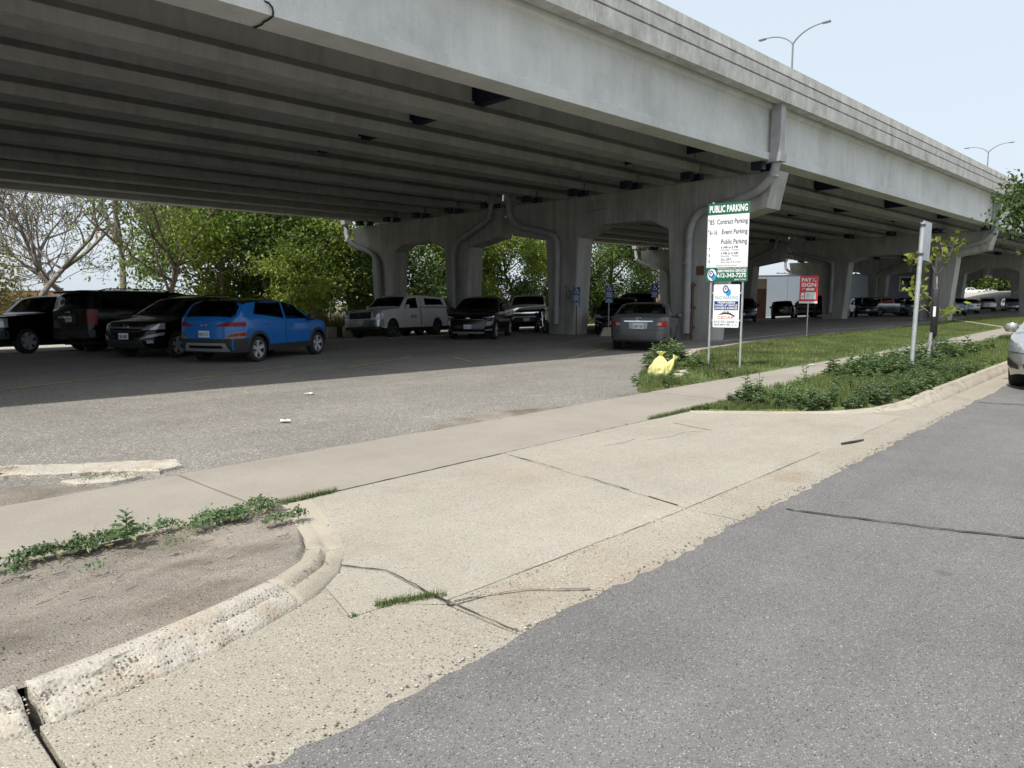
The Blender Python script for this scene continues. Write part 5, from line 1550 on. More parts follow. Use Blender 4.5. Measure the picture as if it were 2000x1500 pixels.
def post(parent, x, y, z1, r=.03, base=-.1, flat=False):
    m = MB(); m.tube([(x, y, base), (x, y, z1)], r, 10)
    return m.build('post', MT['galv'], parent, True, angle=40)

# price board on two round posts
SX = .77
t = thing('parking_price_sign', 'tall white and green public parking price board on two steel posts', 'sign', (14.28, 6.98, gz(14.28, 6.98)), R(-81))
t.scale = (SX, 1, 1); post(t, -.44, .035, 3.57); post(t, .44, .035, 3.3)
W2 = .565
bd = plate_box('sign_board', -W2, W2, 1.90, 3.54, MT['sign_white'], t, -.012, 0)
plate_box('header_panel', -W2, W2, 3.30, 3.54, MT['sign_green'], bd, -.0145, -.0125)
plate_box('footer_panel', -W2, W2, 1.90, 2.20, MT['sign_green'], bd, -.0145, -.0125)
Y = -.0165
L_ = lambda *a, **k: lettering('lettering', *a, **k)
L_('PUBLIC PARKING', -.52, .52, 3.345, 3.495, Y, MT['white_ink'], bd, bold=.035)
L_('$', -.545, -.515, 3.17, 3.215, Y, MT['ink'], bd); L_('85', -.50, -.375, 3.10, 3.205, Y, MT['ink'], bd)
L_('Contract Parking', -.30, .53, 3.07, 3.205, Y, MT['ink'], bd, bold=.006)
L_('$', -.545, -.515, 2.95, 2.995, Y, MT['ink'], bd); L_('6-16', -.50, -.29, 2.885, 2.985, Y, MT['ink'], bd)
L_('Event Parking', -.16, .53, 2.86, 2.99, Y, MT['ink'], bd, bold=.006)
L_('Public Parking', -.17, .53, 2.655, 2.785, Y, MT['ink'], bd, bold=.006)
for z, p, a, b in ((2.60, '7', '6 AM to 6 PM', 'Monday - Friday'), (2.475, '6', '4 PM to 6 AM', 'Monday - Friday'), (2.35, '6', 'ALL DAY', 'Saturday & Sunday')):
    L_('$', -.545, -.525, z - .005, z + .02, Y, MT['ink'], bd); L_(p, -.51, -.47, z - .05, z + .015, Y, MT['ink'], bd)
    w = .29 if a == 'ALL DAY' else .46
    L_(a, -.17, -.17 + w, z - .005, z + .045, Y, MT['grey_ink'], bd, bold=.01); L_(b, -.17, .32 if 'Sat' not in b else .38, z - .062, z - .022, Y, MT['grey_ink'], bd)
L_('Violators will be towed', -.30, .27, 2.225, 2.255, Y, MT['grey_ink'], bd)
L_('8th Street North Lot, 10th St, 8th Street', -.25, .54, 2.165, 2.19, Y, MT['white_ink'], bd, bold=.02)
L_('ABM PARKING SERVICES', -.25, .54, 2.095, 2.155, Y, MT['white_ink'], bd, bold=.03)
L_('612-343-7275', -.25, .54, 1.985, 2.08, Y, MT['white_ink'], bd, bold=.03)
L_('24 HR / 7 DAYS', .22, .54, 1.925, 1.955, Y, MT['white_ink'], bd, bold=.02)
disc('logo_disc', -.40, 2.045, .125, Y, MT['white_ink'], bd); p_logo(bd, -.40, 2.045, .125, Y)
m = MB()
for x in (-.47, .47):
    for z in (3.26, 2.23):
        m = MB(); m.tube([(x, -.012, z), (x, -.02, z)], .009, 8); m.build('bolt', MT['galv'], bd)

# tow warning board below it
t = thing('tow_warning_sign', 'white paid parking tow warning board below the price board, navy band and skyline', 'sign', (14.27, 6.95, gz(14.27, 6.93)), R(-81))
t.scale = (SX, 1, 1)
bd = plate_box('sign_board', -.36, .36, .93, 1.84, MT['sign_white'], t, -.03, -.02, .03)
m = MB(); m.box((0, .0, 1.66), (.8, .03, .04)); m.build('bracket', MT['galv'], t); m = MB(); m.box((0, .0, 1.08), (.8, .03, .04)); m.build('bracket', MT['galv'], t)
Y = -.0325
p_logo(bd, .0, 1.72, .13, Y)
L_('PAID PARKING', -.32, .32, 1.525, 1.60, Y, MT['lightblue'], bd)
plate_box('navy_band', -.33, .33, 1.30, 1.49, MT['sign_navy'], bd, Y - .0005, Y + .002)
for z, tx, w in ((1.435, 'TRESPASSERS', .25), (1.375, 'TOWED AT VEHICLE', .31), (1.315, "OWNER'S EXPENSE", .31)):
    L_(tx, -w, w, z, z + .045, Y - .002, MT['white_ink'], bd, bold=.03)
m = MB()    # skyline arc
pts = [(.0, 0)]
up = [(-.20, 1.205), (-.15, 1.225), (-.1, 1.238), (-.09, 1.262), (-.075, 1.262), (-.07, 1.243), (-.055, 1.245), (-.052, 1.285), (-.045, 1.30), (-.038, 1.285), (-.035, 1.247), (-.01, 1.25), (-.008, 1.272), (.012, 1.272), (.014, 1.248), (.04, 1.247), (.044, 1.29), (.062, 1.278), (.08, 1.26), (.085, 1.24), (.12, 1.236), (.123, 1.25), (.135, 1.25), (.14, 1.228), (.2, 1.205), (.26, 1.17)]
lo = [(.22, 1.155), (.2, 1.17), (.14, 1.195), (.06, 1.213), (-.02, 1.215), (-.1, 1.21), (-.16, 1.20)]
m.add([(x, Y, z) for x, z in up + lo], [tuple(range(len(up) + len(lo)))]); o = m.build('skyline', MT['ink'], bd)
bm = bmesh.new(); bm.from_mesh(o.data); bmesh.ops.triangulate(bm, faces=bm.faces); bm.to_mesh(o.data); bm.free()
L_('CEDAR', -.23, .22, 1.115, 1.17, Y, MT['red_ink'], bd)
L_('612-721-6645', -.32, .24, 1.03, 1.075, Y, MT['grey_ink'], bd, bold=.01); L_('24', .27, .31, 1.03, 1.07, Y, MT['grey_ink'], bd)
L_('$260 MIN FEE', -.32, .12, .965, 1.01, Y, MT['grey_ink'], bd, bold=.01); L_('& up', .17, .31, .97, 1.0, Y, MT['grey_ink'], bd)

# red pay sign
t = thing('pay_sign', 'red pay sign with white lettering on a single steel post in the lawn', 'sign', (28.89, 10.62, gz(28.89, 10.62) + .02), R(-66))
t.scale = (.8, 1, 1); post(t, 0, .035, 1.5, .032); W2 = .42
bd = plate_box('sign_board', -W2, W2, 1.36, 2.45, MT['sign_white'], t, -.012, 0)
plate_box('red_panel', -W2, W2, 1.44, 2.45, MT['sign_red'], bd, -.0145, -.0125)
Y = -.0165
L_('PAY', -.34, .12, 2.21, 2.36, Y, MT['white_ink'], bd, bold=.035); L_('AT', .15, .27, 2.295, 2.345, Y, MT['white_ink'], bd, bold=.02); L_('THIS', .14, .34, 2.215, 2.265, Y, MT['white_ink'], bd, bold=.02)
L_('SIGN', -.34, .33, 2.01, 2.17, Y, MT['white_ink'], bd, bold=.035)
plate_box('white_label', -.12, .06, 1.865, 1.955, MT['white_ink'], bd, Y - .001, Y); plate_box('white_label', .08, .26, 1.865, 1.955, MT['white_ink'], bd, Y - .001, Y)
m = MB(); m.tube([(-.3, Y, 1.86), (-.29, Y, 1.92), (-.24, Y, 1.945), (-.18, Y, 1.935)], .012, 5); m.build('arrow_mark', MT['white_ink'], bd)
plate_box('phone_mark', -.35, -.2, 1.52, 1.78, MT['white_ink'], bd, Y - .001, Y, .015); plate_box('white_label', -.16, .33, 1.52, 1.80, MT['white_ink'], bd, Y - .001, Y, .02)
disc('phone_dot', -.275, 1.63, .03, Y - .003, MT['teal'], bd)
m = MB(); m.tube([(-.03 + .075 * math.cos(a), Y - .002, 1.67 + .075 * math.sin(a)) for a in np.linspace(0, 2*math.pi, 21)], .006, 5, False); m.build('ring_mark', MT['grey_ink'], bd)
L_('P', -.055, -.005, 1.635, 1.705, Y - .003, MT['grey_ink'], bd)

# blue disabled parking signs
def disabled_sign(x, y, rz, z0, z1, label, block=False, extra=True):
    t = thing('disabled_parking_sign', label, 'sign', (x, y, gz(x, y) - .012), R(rz), 'blue disabled parking signs')
    m = MB(); m.box((0, .02, z1 / 2 + (.1 if block else 0)), (.045, .035, z1 - (.2 if block else 0))); m.build('post', MT['pipe'] if block else MT['rust'], t)
    W = .16; h = z1 - z0
    bd = plate_box('sign_board', -W, W, z0, z1, MT['sign_blue'], t, -.006, 0, .02)
    Y = -.0085
    # person in a wheelchair
    zc = z1 - h * .28; s = h * .22
    m = MB(); m.tube([(-.02 * 1, Y, zc + s * .72), (-.015, Y, zc + s * .1), (.05, Y, zc + s * .05), (.075, Y, zc - s * .6), (.11, Y, zc - s * .6)], .013, 5)
    m.tube([(-.015, Y, zc + s * .4), (.045, Y, zc + s * .38)], .011, 5)
    m.tube([(-.01 + .062 * math.cos(a), Y, zc - s * .28 + .062 * math.sin(a)) for a in np.linspace(R(120), R(385), 14)], .009, 5)
    m.add([(-.025 + .022 * math.cos(a), Y - .004, zc + s * .95 + .022 * math.sin(a)) for a in np.linspace(0, 2*math.pi, 13)[:-1]], [tuple(range(12))])
    m.build('wheelchair_mark', MT['white_ink'], bd)
    L_('PARKING', -W * .8, W * .8, z0 + h * .33, z0 + h * .43, Y, MT['white_ink'], bd, bold=.01); L_('PERMIT', -W * .75, W * .75, z0 + h * .2, z0 + h * .29, Y, MT['white_ink'], bd, bold=.01); L_('REQUIRED', -W * .8, W * .8, z0 + h * .07, z0 + h * .16, Y, MT['white_ink'], bd, bold=.01)
    if extra:
        b2 = plate_box('lower_plate', -W, W, z0 - .2, z0 - .03, MT['teal'], t, -.006, 0, .01)
        L_('VAN', -.07, .07, z0 - .10, z0 - .05, Y, MT['white_ink'], b2); L_('ACCESSIBLE', -.13, .13, z0 - .17, z0 - .12, Y, MT['white_ink'], b2)
    if block:
        m = MB(); m.prism([(-.36, -.3), (.36, -.3), (.36, .3), (-.36, .3)], 0, .1)
        vs = [(sx * w, sy * d, z) for z, w, d in ((0, .38, .30), (.36, .22, .17)) for sx, sy in ((-1, -1), (1, -1), (1, 1), (-1, 1))]
        m = MB(); m.add(vs, [(0,3,2,1),(4,5,6,7),(0,1,5,4),(1,2,6,5),(2,3,7,6),(3,0,4,7)])
        m.build('concrete_base', MT['rock'], t)
disabled_sign(25.0, 19.2, -47, 1.46, 2.10, 'blue disabled parking sign on a rusty post before the second column')
disabled_sign(25.35, 17.72, -47, 1.62, 2.18, 'blue disabled parking sign standing in a sloped concrete block', True, True)
disabled_sign(27.6, 16.85, -47, 1.62, 2.24, 'blue disabled parking sign rising behind the dark grey sedan', False, False)

# street sign seen edge on
t = thing('street_sign', 'galvanised pole with a narrow street sign seen almost edge on, rising from the weeds', 'sign', (15.01, 3.53, .08), R(0))
t.rotation_euler = (R(.6), R(.4), 0)
m = MB(); m.tube([(0, 0, -.1), (0, 0, 2.86)], .042, 10); m.build('post', MT['galv'], t, True, angle=40)
bd = plate_box('sign_board', .045, .66, 2.18, 2.90, MT['galv'], t, -.006, .002, .03)
m = MB(); m.tube([(0, 0, 2.25), (0, 0, 2.3)], .052, 10); m.build('pole_clamp', MT['rim_dark'], t); m = MB(); m.tube([(0, 0, 2.78), (0, 0, 2.83)], .052, 10); m.build('pole_clamp', MT['rim_dark'], t)

# ------------------------------------------------------------------ vegetation
def leaf_quads(centers, size, rng, up=.4, aspect=.6, var=.5):
    """Pointed leaves as four-cornered faces with random facing."""
    c = np.asarray(centers); n = len(c)
    d = rng.normal(size=(n, 3)); d[:, 2] -= .25; d /= np.linalg.norm(d, axis=1)[:, None]
    nn = rng.normal(size=(n, 3)); nn[:, 2] += up * 2; b = np.cross(d, nn); b /= np.maximum(1e-6, np.linalg.norm(b, axis=1))[:, None]
    L = size * (1 - var / 2 + var * rng.random(n))[:, None]
    w = b * L * aspect * .5
    v = np.stack([c - d * L * .5, c + w - d * L * .05, c + d * L * .5, c - w - d * L * .05], 1).reshape(-1, 3)
    f = np.arange(4 * n).reshape(-1, 4)
    return v, f
def tree(name, label, x, y, h, spread, seed, leaf, bark, nleaf=4200, leafsize=.24, crown0=.3, lean=(0, 0), fork=2, twigs=1, dens=.75, trunk_r=None, z=None):
    bare = twigs >= 3
    r = random.Random(seed); rng = np.random.default_rng(seed)
    zb = (gz(x, y) if z is None else z) - .15
    t = thing(name, label, 'tree', (x, y, zb), 0, 'trees around the parking lot')
    m = MB(); tips = []
    R0 = trunk_r or h * .018
    def grow(p, d, L, rad, lev):
        path = [p]; rr = [rad]; n = 5 if lev < 2 else 3
        q = p.copy(); dd = d.copy()
        for k in range(n):
            dd = (dd + Vector((r.gauss(0, .13), r.gauss(0, .13), r.gauss(.03, .09)))).normalized()
            q = q + dd * (L / n); path.append(q.copy()); rr.append(max(.024 if bare else .012, rad * (1 - (.32 if bare else .45) * (k + 1) / n)))
        m.tube(path, rr, (8, 6, 5, 4, 3, 3)[min(lev, 5)], lev < 2)
        if lev >= 2:
            for k in range(1, len(path)): tips.append((path[k], lev))
        if lev < 3 + twigs:
            nb = (fork + 1, 3, 3, 3, 3 if bare else 2, 2)[min(lev, 5)]
            for k in range(nb):
                ang = r.uniform(0, 6.28); el = r.uniform(.35, .95) if lev else r.uniform(.3, .75)
                axis = dd.orthogonal().normalized(); axis.rotate(Matrix.Rotation(ang, 3, dd))
                nd = (dd * math.cos(el) + axis * math.sin(el)); nd.z += .1; nd.normalize()
                s0 = path[-1] if (k < 2 or lev == 0) else path[r.randint(max(1, n - 2), n)]
                grow(s0.copy(), nd, L * r.uniform(.55, .78) * (1 if lev else spread), rr[-1] * r.uniform(.7, .95), lev + 1)
            if lev == 0:            # side limbs along the trunk
                for k in range(4):
                    i = r.randint(2, n); ang = r.uniform(0, 6.28)
                    nd = Vector((math.cos(ang), math.sin(ang), r.uniform(.2, .7))).normalized()
                    grow(path[i].copy(), nd, L * r.uniform(.4, .6) * spread, rr[i] * .55, 1)
    grow(Vector((0, 0, 0)), Vector((lean[0], lean[1], 1)).normalized(), h * .42, R0, 0)
    m.build('trunk', bark, t, True)
    if nleaf:
        T = np.array([p for p, l in tips])
        T = T[T[:, 2] > h * crown0 * .6]
        if len(T):
            ncl = max(12, int(len(T) * dens))
            C = T[rng.integers(0, len(T), ncl)]
            cl = np.repeat(C, max(1, nleaf // ncl), 0)
            sp = h * .062
            pts = cl + rng.normal(size=cl.shape) * np.array([sp, sp, sp * .7])
            pts[:, 2] = np.maximum(pts[:, 2], .3)
            v, f = leaf_quads(pts, leafsize, rng)
            np_mesh('crown', v, f, leaf, t)
    return t
TG = MT
trees = [
 # name, label, x, y, h, spread, seed, leaf, bark, nleaf, leafsize, crown0, lean, fork, twigs, dens
 ('tree', 'bare spreading tree at the far left with fine grey twigs against the sky', 13.0, 57.0, 13.0, 1.15, 3, 'leaf_dry', 'bark_grey', 60, .18, .5, (.25, -.15), 2, 3, .3),
 ('tree', 'bare leaning tree over the very large black suv with a few olive leaves', 17.6, 56.5, 14.0, 1.05, 12, 'leaf_dry', 'bark_grey', 120, .18, .4, (-.32, .3), 2, 3, .3),
 ('tree', 'bare two-stemmed tree with pale grey trunk above the very large black suv', 17.2, 50.8, 14.5, .95, 21, 'leaf', 'bark_grey', 260, .18, .4, (.04, 0), 2, 3, .3),
 ('tree', 'half bare tree with a dark trunk leaning right behind the black suvs', 17.6, 46.0, 13.0, 1.0, 33, 'leaf', 'bark', 2600, .22, .35, (.3, -.25), 2, 2, .5),
 ('tree', 'ivy clad tree with loose mid green leaves behind the black suvs and the blue suv', 21.3, 45.7, 13.0, .7, 41, 'leaf', 'bark', 14000, .25, .12, (0, 0), 2, 1, .8),
 ('tree', 'thin crowned olive tree rising behind the blue suv roof', 23.6, 47.0, 13.5, .75, 52, 'leaf_dry', 'bark', 4200, .26, .25, (.1, 0), 2, 1, .7),
 ('tree', 'bright light green tree behind the front of the blue suv', 24.05, 43.4, 12.5, .95, 63, 'leaf_light', 'bark', 22000, .25, .2, (0, 0), 2, 1, .9),
 ('tree', 'tall dark green tree left of the white topper pickup', 27.0, 45.0, 14.0, 1.0, 71, 'leaf_dark', 'bark', 22000, .25, .15, (0, .05), 2, 1, .9),
 ('tree', 'small light green tree on a thin trunk left of the white topper pickup', 24.3, 38.6, 6.2, 1.0, 83, 'leaf_light', 'bark', 5000, .22, .35, (0, 0), 2, 0, .9),
 ('tree', 'dark green tree directly behind the far end of the nearest pier', 33.2, 48.1, 14.2, 1.0, 91, 'leaf_dark', 'bark', 22000, .25, .1, (0, 0), 2, 1, .9),
 ('tree', 'mid green tree in the opening above the white topper pickup', 37.2, 47.7, 13.8, 1.0, 102, 'leaf', 'bark', 22000, .25, .1, (0, 0), 2, 1, .9),
 ('tree', 'mid green bushy tree seen past the third column', 38.7, 47.8, 11.7, 1.0, 111, 'leaf', 'bark', 18000, .25, .05, (0, 0), 2, 1, .9),
 ('tree', 'yellow green tree filling the left of the gap between the two pier frames', 45.1, 47.4, 13.7, 1.0, 121, 'leaf_light', 'bark', 22000, .25, .08, (0, 0), 2, 1, .9),
 ('tree', 'dark evergreen looking tree in the top of the gap between the two pier frames', 48.6, 47.0, 15.3, .9, 131, 'leaf_dark', 'bark', 20000, .25, .1, (0, 0), 2, 1, .9),
 ('tree', 'bright yellow green tree in the gap above the pale pickup', 51.9, 47.3, 12.6, 1.0, 141, 'leaf_light', 'bark', 22000, .25, .1, (0, 0), 2, 1, .9),
 ('tree', 'mid green tree in the left of the opening above the blue disabled parking signs', 58.6, 47.0, 13.2, 1.0, 151, 'leaf', 'bark', 20000, .25, .1, (0, 0), 2, 1, .9),
 ('tree', 'tall dark drooping tree in the opening above the blue disabled parking signs', 65.8, 46.6, 18.0, 1.0, 161, 'leaf_dark', 'bark', 26000, .25, .05, (0, 0), 2, 1, .9),
 ('tree', 'olive green tree beside the nearest column in the opening above the dark grey sedan', 73.6, 46.3, 14.4, 1.0, 171, 'leaf', 'bark', 18000, .25, .1, (0, 0), 2, 1, .9),
 ('tree', 'dark tree rising behind the pale metal warehouse roof', 152.0, 42.0, 11.5, 1.0, 181, 'leaf_dark', 'bark', 2600, .7, .2, (0, 0), 2, 0, .9),
 ('tree', 'round tree behind the warehouse roof near the utility poles', 150.0, 58.0, 8.0, 1.1, 191, 'leaf_dark', 'bark', 2200, .6, .2, (0, 0), 2, 0, .9),
 ('tree', 'leafy tree reaching in from the right edge in front of the viaduct', 28.6, 1.65, 6.0, .85, 221, 'leaf_dark', 'bark', 9000, .16, .35, (-.02, .05), 2, 1, .9),
]
for a in trees:
    a = list(a); a[7] = MT[a[7]]; a[8] = MT[a[8]]
    tree(*a)

def bush(name, label, x, y, rx, rz_, seed, leaf, n, size, group='bushes beyond the lot'):
    rng = np.random.default_rng(seed); r = random.Random(seed)
    t = thing(name, label, 'tree' if name == 'tree' else 'bush', (x, y, gz(x, y) - .15), 0, group)
    m = MB(); T = []
    for k in range(16):
        an = r.uniform(0, 6.28); e = r.uniform(.3, 1.0); L = r.uniform(.6, 1.0)
        p = Vector((0, 0, 0)); P = [p.copy()]
        for j in range(4):
            p = p + Vector((math.cos(an) * rx * L * e / 4 + r.gauss(0, .1), math.sin(an) * rx * L * e / 4 + r.gauss(0, .1), rz_ * L / 4 * (1.2 - .4 * e)))
            P.append(p.copy())
        T += [tuple(q) for q in P[1:]]
        m.tube(P, [.04, .03, .025, .018, .008], 4)
    m.build('stems', MT['bark'], t)
    T = np.array(T); c = T[rng.integers(0, len(T), n)] + rng.normal(size=(n, 3)) * np.array([rx * .16, rx * .16, rz_ * .12])
    c[:, 2] = np.maximum(c[:, 2], .1)
    v, f = leaf_quads(c, size, rng); np_mesh('foliage', v, f, leaf, t)
bush('bush', 'large yellowish bush at the left edge beyond the black pickup', 9.2, 53.0, 3.6, 5.4, 5, MT['leaf_dry'], 9000, .2)
bush('bush', 'olive bush between the black pickup and the brick building', 13.9, 57.0, 2.4, 3.0, 6, MT['leaf_dry'], 3500, .2)
for i, (x, y, rx, h, lf, lb) in enumerate([(18.9, 51.5, 2.2, 3.0, 'leaf', 'low green bush behind the largest black suv'), (22.2, 47.2, 2.6, 4.6, 'leaf_light', 'low light green bush behind the blue suv roof'),
      (25.4, 46.4, 3.2, 6.0, 'leaf_dark', 'dark bush behind the blue suv bonnet'), (28.6, 46.8, 3.0, 6.0, 'leaf_dark', 'dark bush left of the white topper pickup'), (33.5, 46.5, 2.8, 4.2, 'leaf', 'green bush behind the white topper pickup'),
      (38.3, 45.6, 2.8, 4.4, 'leaf_dark', 'dark bush behind the roof of the white topper pickup'), (41.8, 44.6, 3.0, 4.4, 'leaf', 'green bush behind the black crossover'), (46.0, 46.0, 2.8, 4.6, 'leaf_light', 'light green bush behind the pale pickup'), (49.5, 44.3, 2.8, 4.6, 'leaf_dark', 'dark bush behind the motorcycle'),
      (57.5, 46.5, 3.0, 5.0, 'leaf_dark', 'dark bush behind the black suv by the blue signs'), (63.5, 45.5, 3.0, 5.0, 'leaf_dark', 'dark bush behind the taller black suv'), (69.5, 44.5, 3.0, 5.0, 'leaf', 'green bush behind the dark grey sedan')]):
    bush('bush', lb, x, y, rx, h, 40 + i, MT[lf], 6500, .27)
for i, (x, y, h, lb) in enumerate([(258.0, 48.5, 9.5, 'grey green tree mass left of centre behind the sunny hill lot'), (262.0, 43.0, 11.0, 'tallest grey green tree mass behind the sunny hill lot'), (272.0, 39.5, 10.0, 'grey green tree mass right behind the silver sedan on the hill'), (280.0, 34.5, 10.5, 'grey green tree mass at the right end behind the sunny hill lot')]):
    bush('tree', lb, x, y, 6.0, h, 70 + i, MT['leaf' if i % 2 else 'leaf_dark'], 6500, .9, 'trees behind the hill lot')
# tree belt carried on left outside the picture, added to cut sky reflections
_rg = np.random.default_rng(99); _n = 14000
_u = _rg.random(_n); _c = np.stack([-48 + 54 * _u, 20 + 36 * _u ** .8, np.zeros(_n)], 1) + _rg.normal(size=(_n, 3)) * np.array([2.2, 2.2, 0])
_c[:, 2] = 9.5 * _rg.random(_n) ** .9 * (.75 + .25 * np.sin(_u * 40)); _v, _f = leaf_quads(_c, .75, _rg)
_o = np_mesh('unseen_tree_belt', _v, _f, MT['leaf_dark']); _o['kind'] = 'stuff'

def blades(pts, h, w, rng, lean=.5):
    n = len(pts); P = np.asarray(pts)
    an = rng.random(n) * 6.283; hh = h * (.5 + rng.random(n)); d = np.stack([np.cos(an), np.sin(an), np.zeros(n)], 1)
    s = np.stack([-np.sin(an), np.cos(an), np.zeros(n)], 1) * (w * .5)
    tip = P + d * (hh * lean * rng.random(n))[:, None]; tip[:, 2] += hh
    v = np.stack([P - s, P + s, tip], 1).reshape(-1, 3)
    return v, np.arange(3 * n).reshape(-1, 3)
def in_poly(px, py, poly):
    ins = np.zeros(len(px), bool); n = len(poly)
    for i in range(n):
        x0, y0 = poly[i]; x1, y1 = poly[i-1]
        c = ((y0 > py) != (y1 > py)) & (px < (x1 - x0) * (py - y0) / (y1 - y0 + 1e-12) + x0)
        ins ^= c
    return ins
vgz = np.vectorize(gz)
def grass(name, poly, n, h, w, seed, mat, dz=.02, bias=1.6, clump=True):
    rng = np.random.default_rng(seed)
    xs = [p[0] for p in poly]; ys = [p[1] for p in poly]
    x = min(xs) + (max(xs) - min(xs)) * rng.random(n * 3) ** bias; y = min(ys) + (max(ys) - min(ys)) * rng.random(n * 3)
    k = in_poly(x, y, poly)
    if clump:
        f = np.sin(x * 2.3 + 1.7 * np.sin(y * 3.1)) + np.sin(y * 4.7 + 2 * np.sin(x * 1.3)); k &= rng.random(n * 3) < .55 + .25 * f
    x, y = x[k][:n], y[k][:n]
    z = vgz(x, y) + (dz(x, y) if callable(dz) else dz)
    v, f = blades(np.stack([x, y, z], 1), h, w, rng)
    o = np_mesh(name, v, f, mat); o['kind'] = 'stuff'; return o
grass('lawn_grass', [(10.05, 6.24), (62, 6.24), (62, 10.8), (47, 10.2), (36, 10.3), (30.2, 10.85), (23.6, 10.7), (19.2, 10.05), (17, 9.1), (15.2, 8.85), (13.6, 8.4), (12.1, 7.5), (10.9, 6.95)], 120000, .075, .014, 1, MT['grass'], .025, 1.5)
grass('lawn_grass', [(10.0, 6.24), (15, 6.26), (15.2, 8.8), (13.6, 8.3), (12.1, 7.5), (10.9, 6.95)], 9000, .11, .012, 2, MT['grass'], .03, 1)
vz = np.vectorize(lambda x, y: .02 + .09 * ss(9, 12.5, x) * (1 - ss(2.7, 4.7, y) * .6))
grass('verge_grass', [(8.75, 4.73), (9.2, 4.2), (9.6, 3.75), (10.1, 3.3), (10.3, 4.7)], 9000, .045, .008, 31, MT['grass'], lambda x, y: vz(x, y), 1)
grass('verge_grass', [(10.2, 4.73), (10.1, 3.35), (10.6, 3.0), (12.3, 2.72), (40, 2.7), (40, 4.72)], 46000, .11, .012, 3, MT['grass'], lambda x, y: vz(x, y), 1.8)
grass('tall_grass', [(19.0, 33.0), (23.6, 30.6), (25.4, 33.8), (20.0, 37.0)], 6000, 1.15, .03, 4, MT['tallgrass'], -.05, 1, False)
grass('far_grass', [(10, 47), (40, 43), (80, 41), (80, 47), (30, 54), (10, 60)], 18000, .6, .07, 5, MT['grass'], -.12, 1)

# weeds: leafy stems --------------------------------------------------------
def weed_arrays(seed, h, leaf, n, spread=.5, spire=False):
    """One weed at the origin: stem and paired leaves; returns verts, quads."""
    rng = np.random.default_rng(seed); V = []; F = []
    def quad(a, b, c, d): V.extend([a, b, c, d]); k = len(V); F.append((k-4, k-3, k-2, k-1))
    nst = max(1, int(n / 12))
    for s in range(nst):
        a0 = rng.random() * 6.28; le = (0 if s == 0 else spread * (.4 + .6 * rng.random())); hh = h * (1 if s == 0 else .55 + .4 * rng.random())
        dirx, diry = math.cos(a0) * le, math.sin(a0) * le
        P = [np.array([dirx * hh * u ** 1.4, diry * hh * u ** 1.4, hh * u]) for u in np.linspace(0, 1, 5)]
        for p, q in zip(P[:-1], P[1:]):
            for w in (np.array([.0035, 0, 0]), np.array([0, .0035, 0])): quad(p - w, p + w, q + w, q - w)
        m = int(n / nst)
        for k in range(m):
            u = .12 + .88 * (k + rng.random() * .6) / m; u = min(u, 1)
            c = np.array([dirx * hh * u ** 1.4, diry * hh * u ** 1.4, hh * u])
            an = k * 2.4 + rng.random() * .8; L = leaf * (1.15 - .75 * u ** 1.5) * (.75 + .5 * rng.random())
            el = rng.uniform(-.1, .55) + (.5 * u if spire else .15 * u)
            d = np.array([math.cos(an) * math.cos(el), math.sin(an) * math.cos(el), math.sin(el)])
            sd = np.array([-math.sin(an), math.cos(an), 0]) * L * .24
            b = c + d * L * .12; mid = c + d * L * .55 + np.array([0, 0, .02 * L]); tip = c + d * L + np.array([0, 0, -.22 * L])
            up = np.array([0, 0, .05 * L])
            quad(b, b + (mid - b) * .45 + sd + up, mid + (tip - mid) * .35 + sd * .75 + up * .5, tip)
            quad(b, tip, mid + (tip - mid) * .35 - sd * .75 + up * .5, b + (mid - b) * .45 - sd + up)
    return np.array(V), np.array(F)
WV = [weed_arrays(k, .25, .14, 26 + 5 * (k % 3)) for k in range(8)]
def weed_field(name, spots, mat, seed=0):
    rng = np.random.default_rng(seed); VV = []; FF = []; b = 0
    for (x, y, z, s) in spots:
        v, f = WV[rng.integers(0, len(WV))]; a = rng.random() * 6.28
        c, sn = math.cos(a), math.sin(a); sx = s * rng.uniform(.85, 1.2); sz = s * rng.uniform(.7, 1.35)
        q = np.stack([(v[:, 0] * c - v[:, 1] * sn) * sx + x, (v[:, 0] * sn + v[:, 1] * c) * sx + y, v[:, 2] * sz + z], 1)
        VV.append(q); FF.append(f + b); b += len(v)
    o = np_mesh(name, np.concatenate(VV), np.concatenate(FF), mat); o['kind'] = 'stuff'; return o
_r = random.Random(5); sp = []
while len(sp) < 470:
    x = 8.75 + 9.6 * _r.random() ** 1.15; ylo = float(np.interp(x, [p[0] for p in RB], [p[1] for p in RB])) if x < 12.2 else 2.68
    y = ylo + .03 + (4.66 - ylo) * _r.random()
    front = max(0, 1 - (y - ylo) / .85)
    dens = (1.0 if x < 10.9 else max(.06, front)) if x < 13.4 else (.9 if x < 16.8 else .5 * front + .15)
    if _r.random() > dens: continue
    if x < 9.75 and _r.random() < .45: continue
    s = (.2 + .52 * ss(9.35, 10.0, x)) * (1.3 if x > 13.8 else 1) * (.75 + .5 * _r.random()) * (1 if x < 13.4 else .75 + .5 * ss(3.0, 3.8, y))
    sp.append((x, y, gz(x, y) + .02 + .09 * ss(9, 12.5, x) * (1 - ss(2.7, 4.7, y) * .6), s))
for k in range(60):
    x = _r.uniform(16.5, 24); y = _r.uniform(3.6, 4.6); sp.append((x, y, .06, 1.0 + .7 * _r.random()))
weed_field('weed_patch', sp, MT['weed'], 1)
sp = []
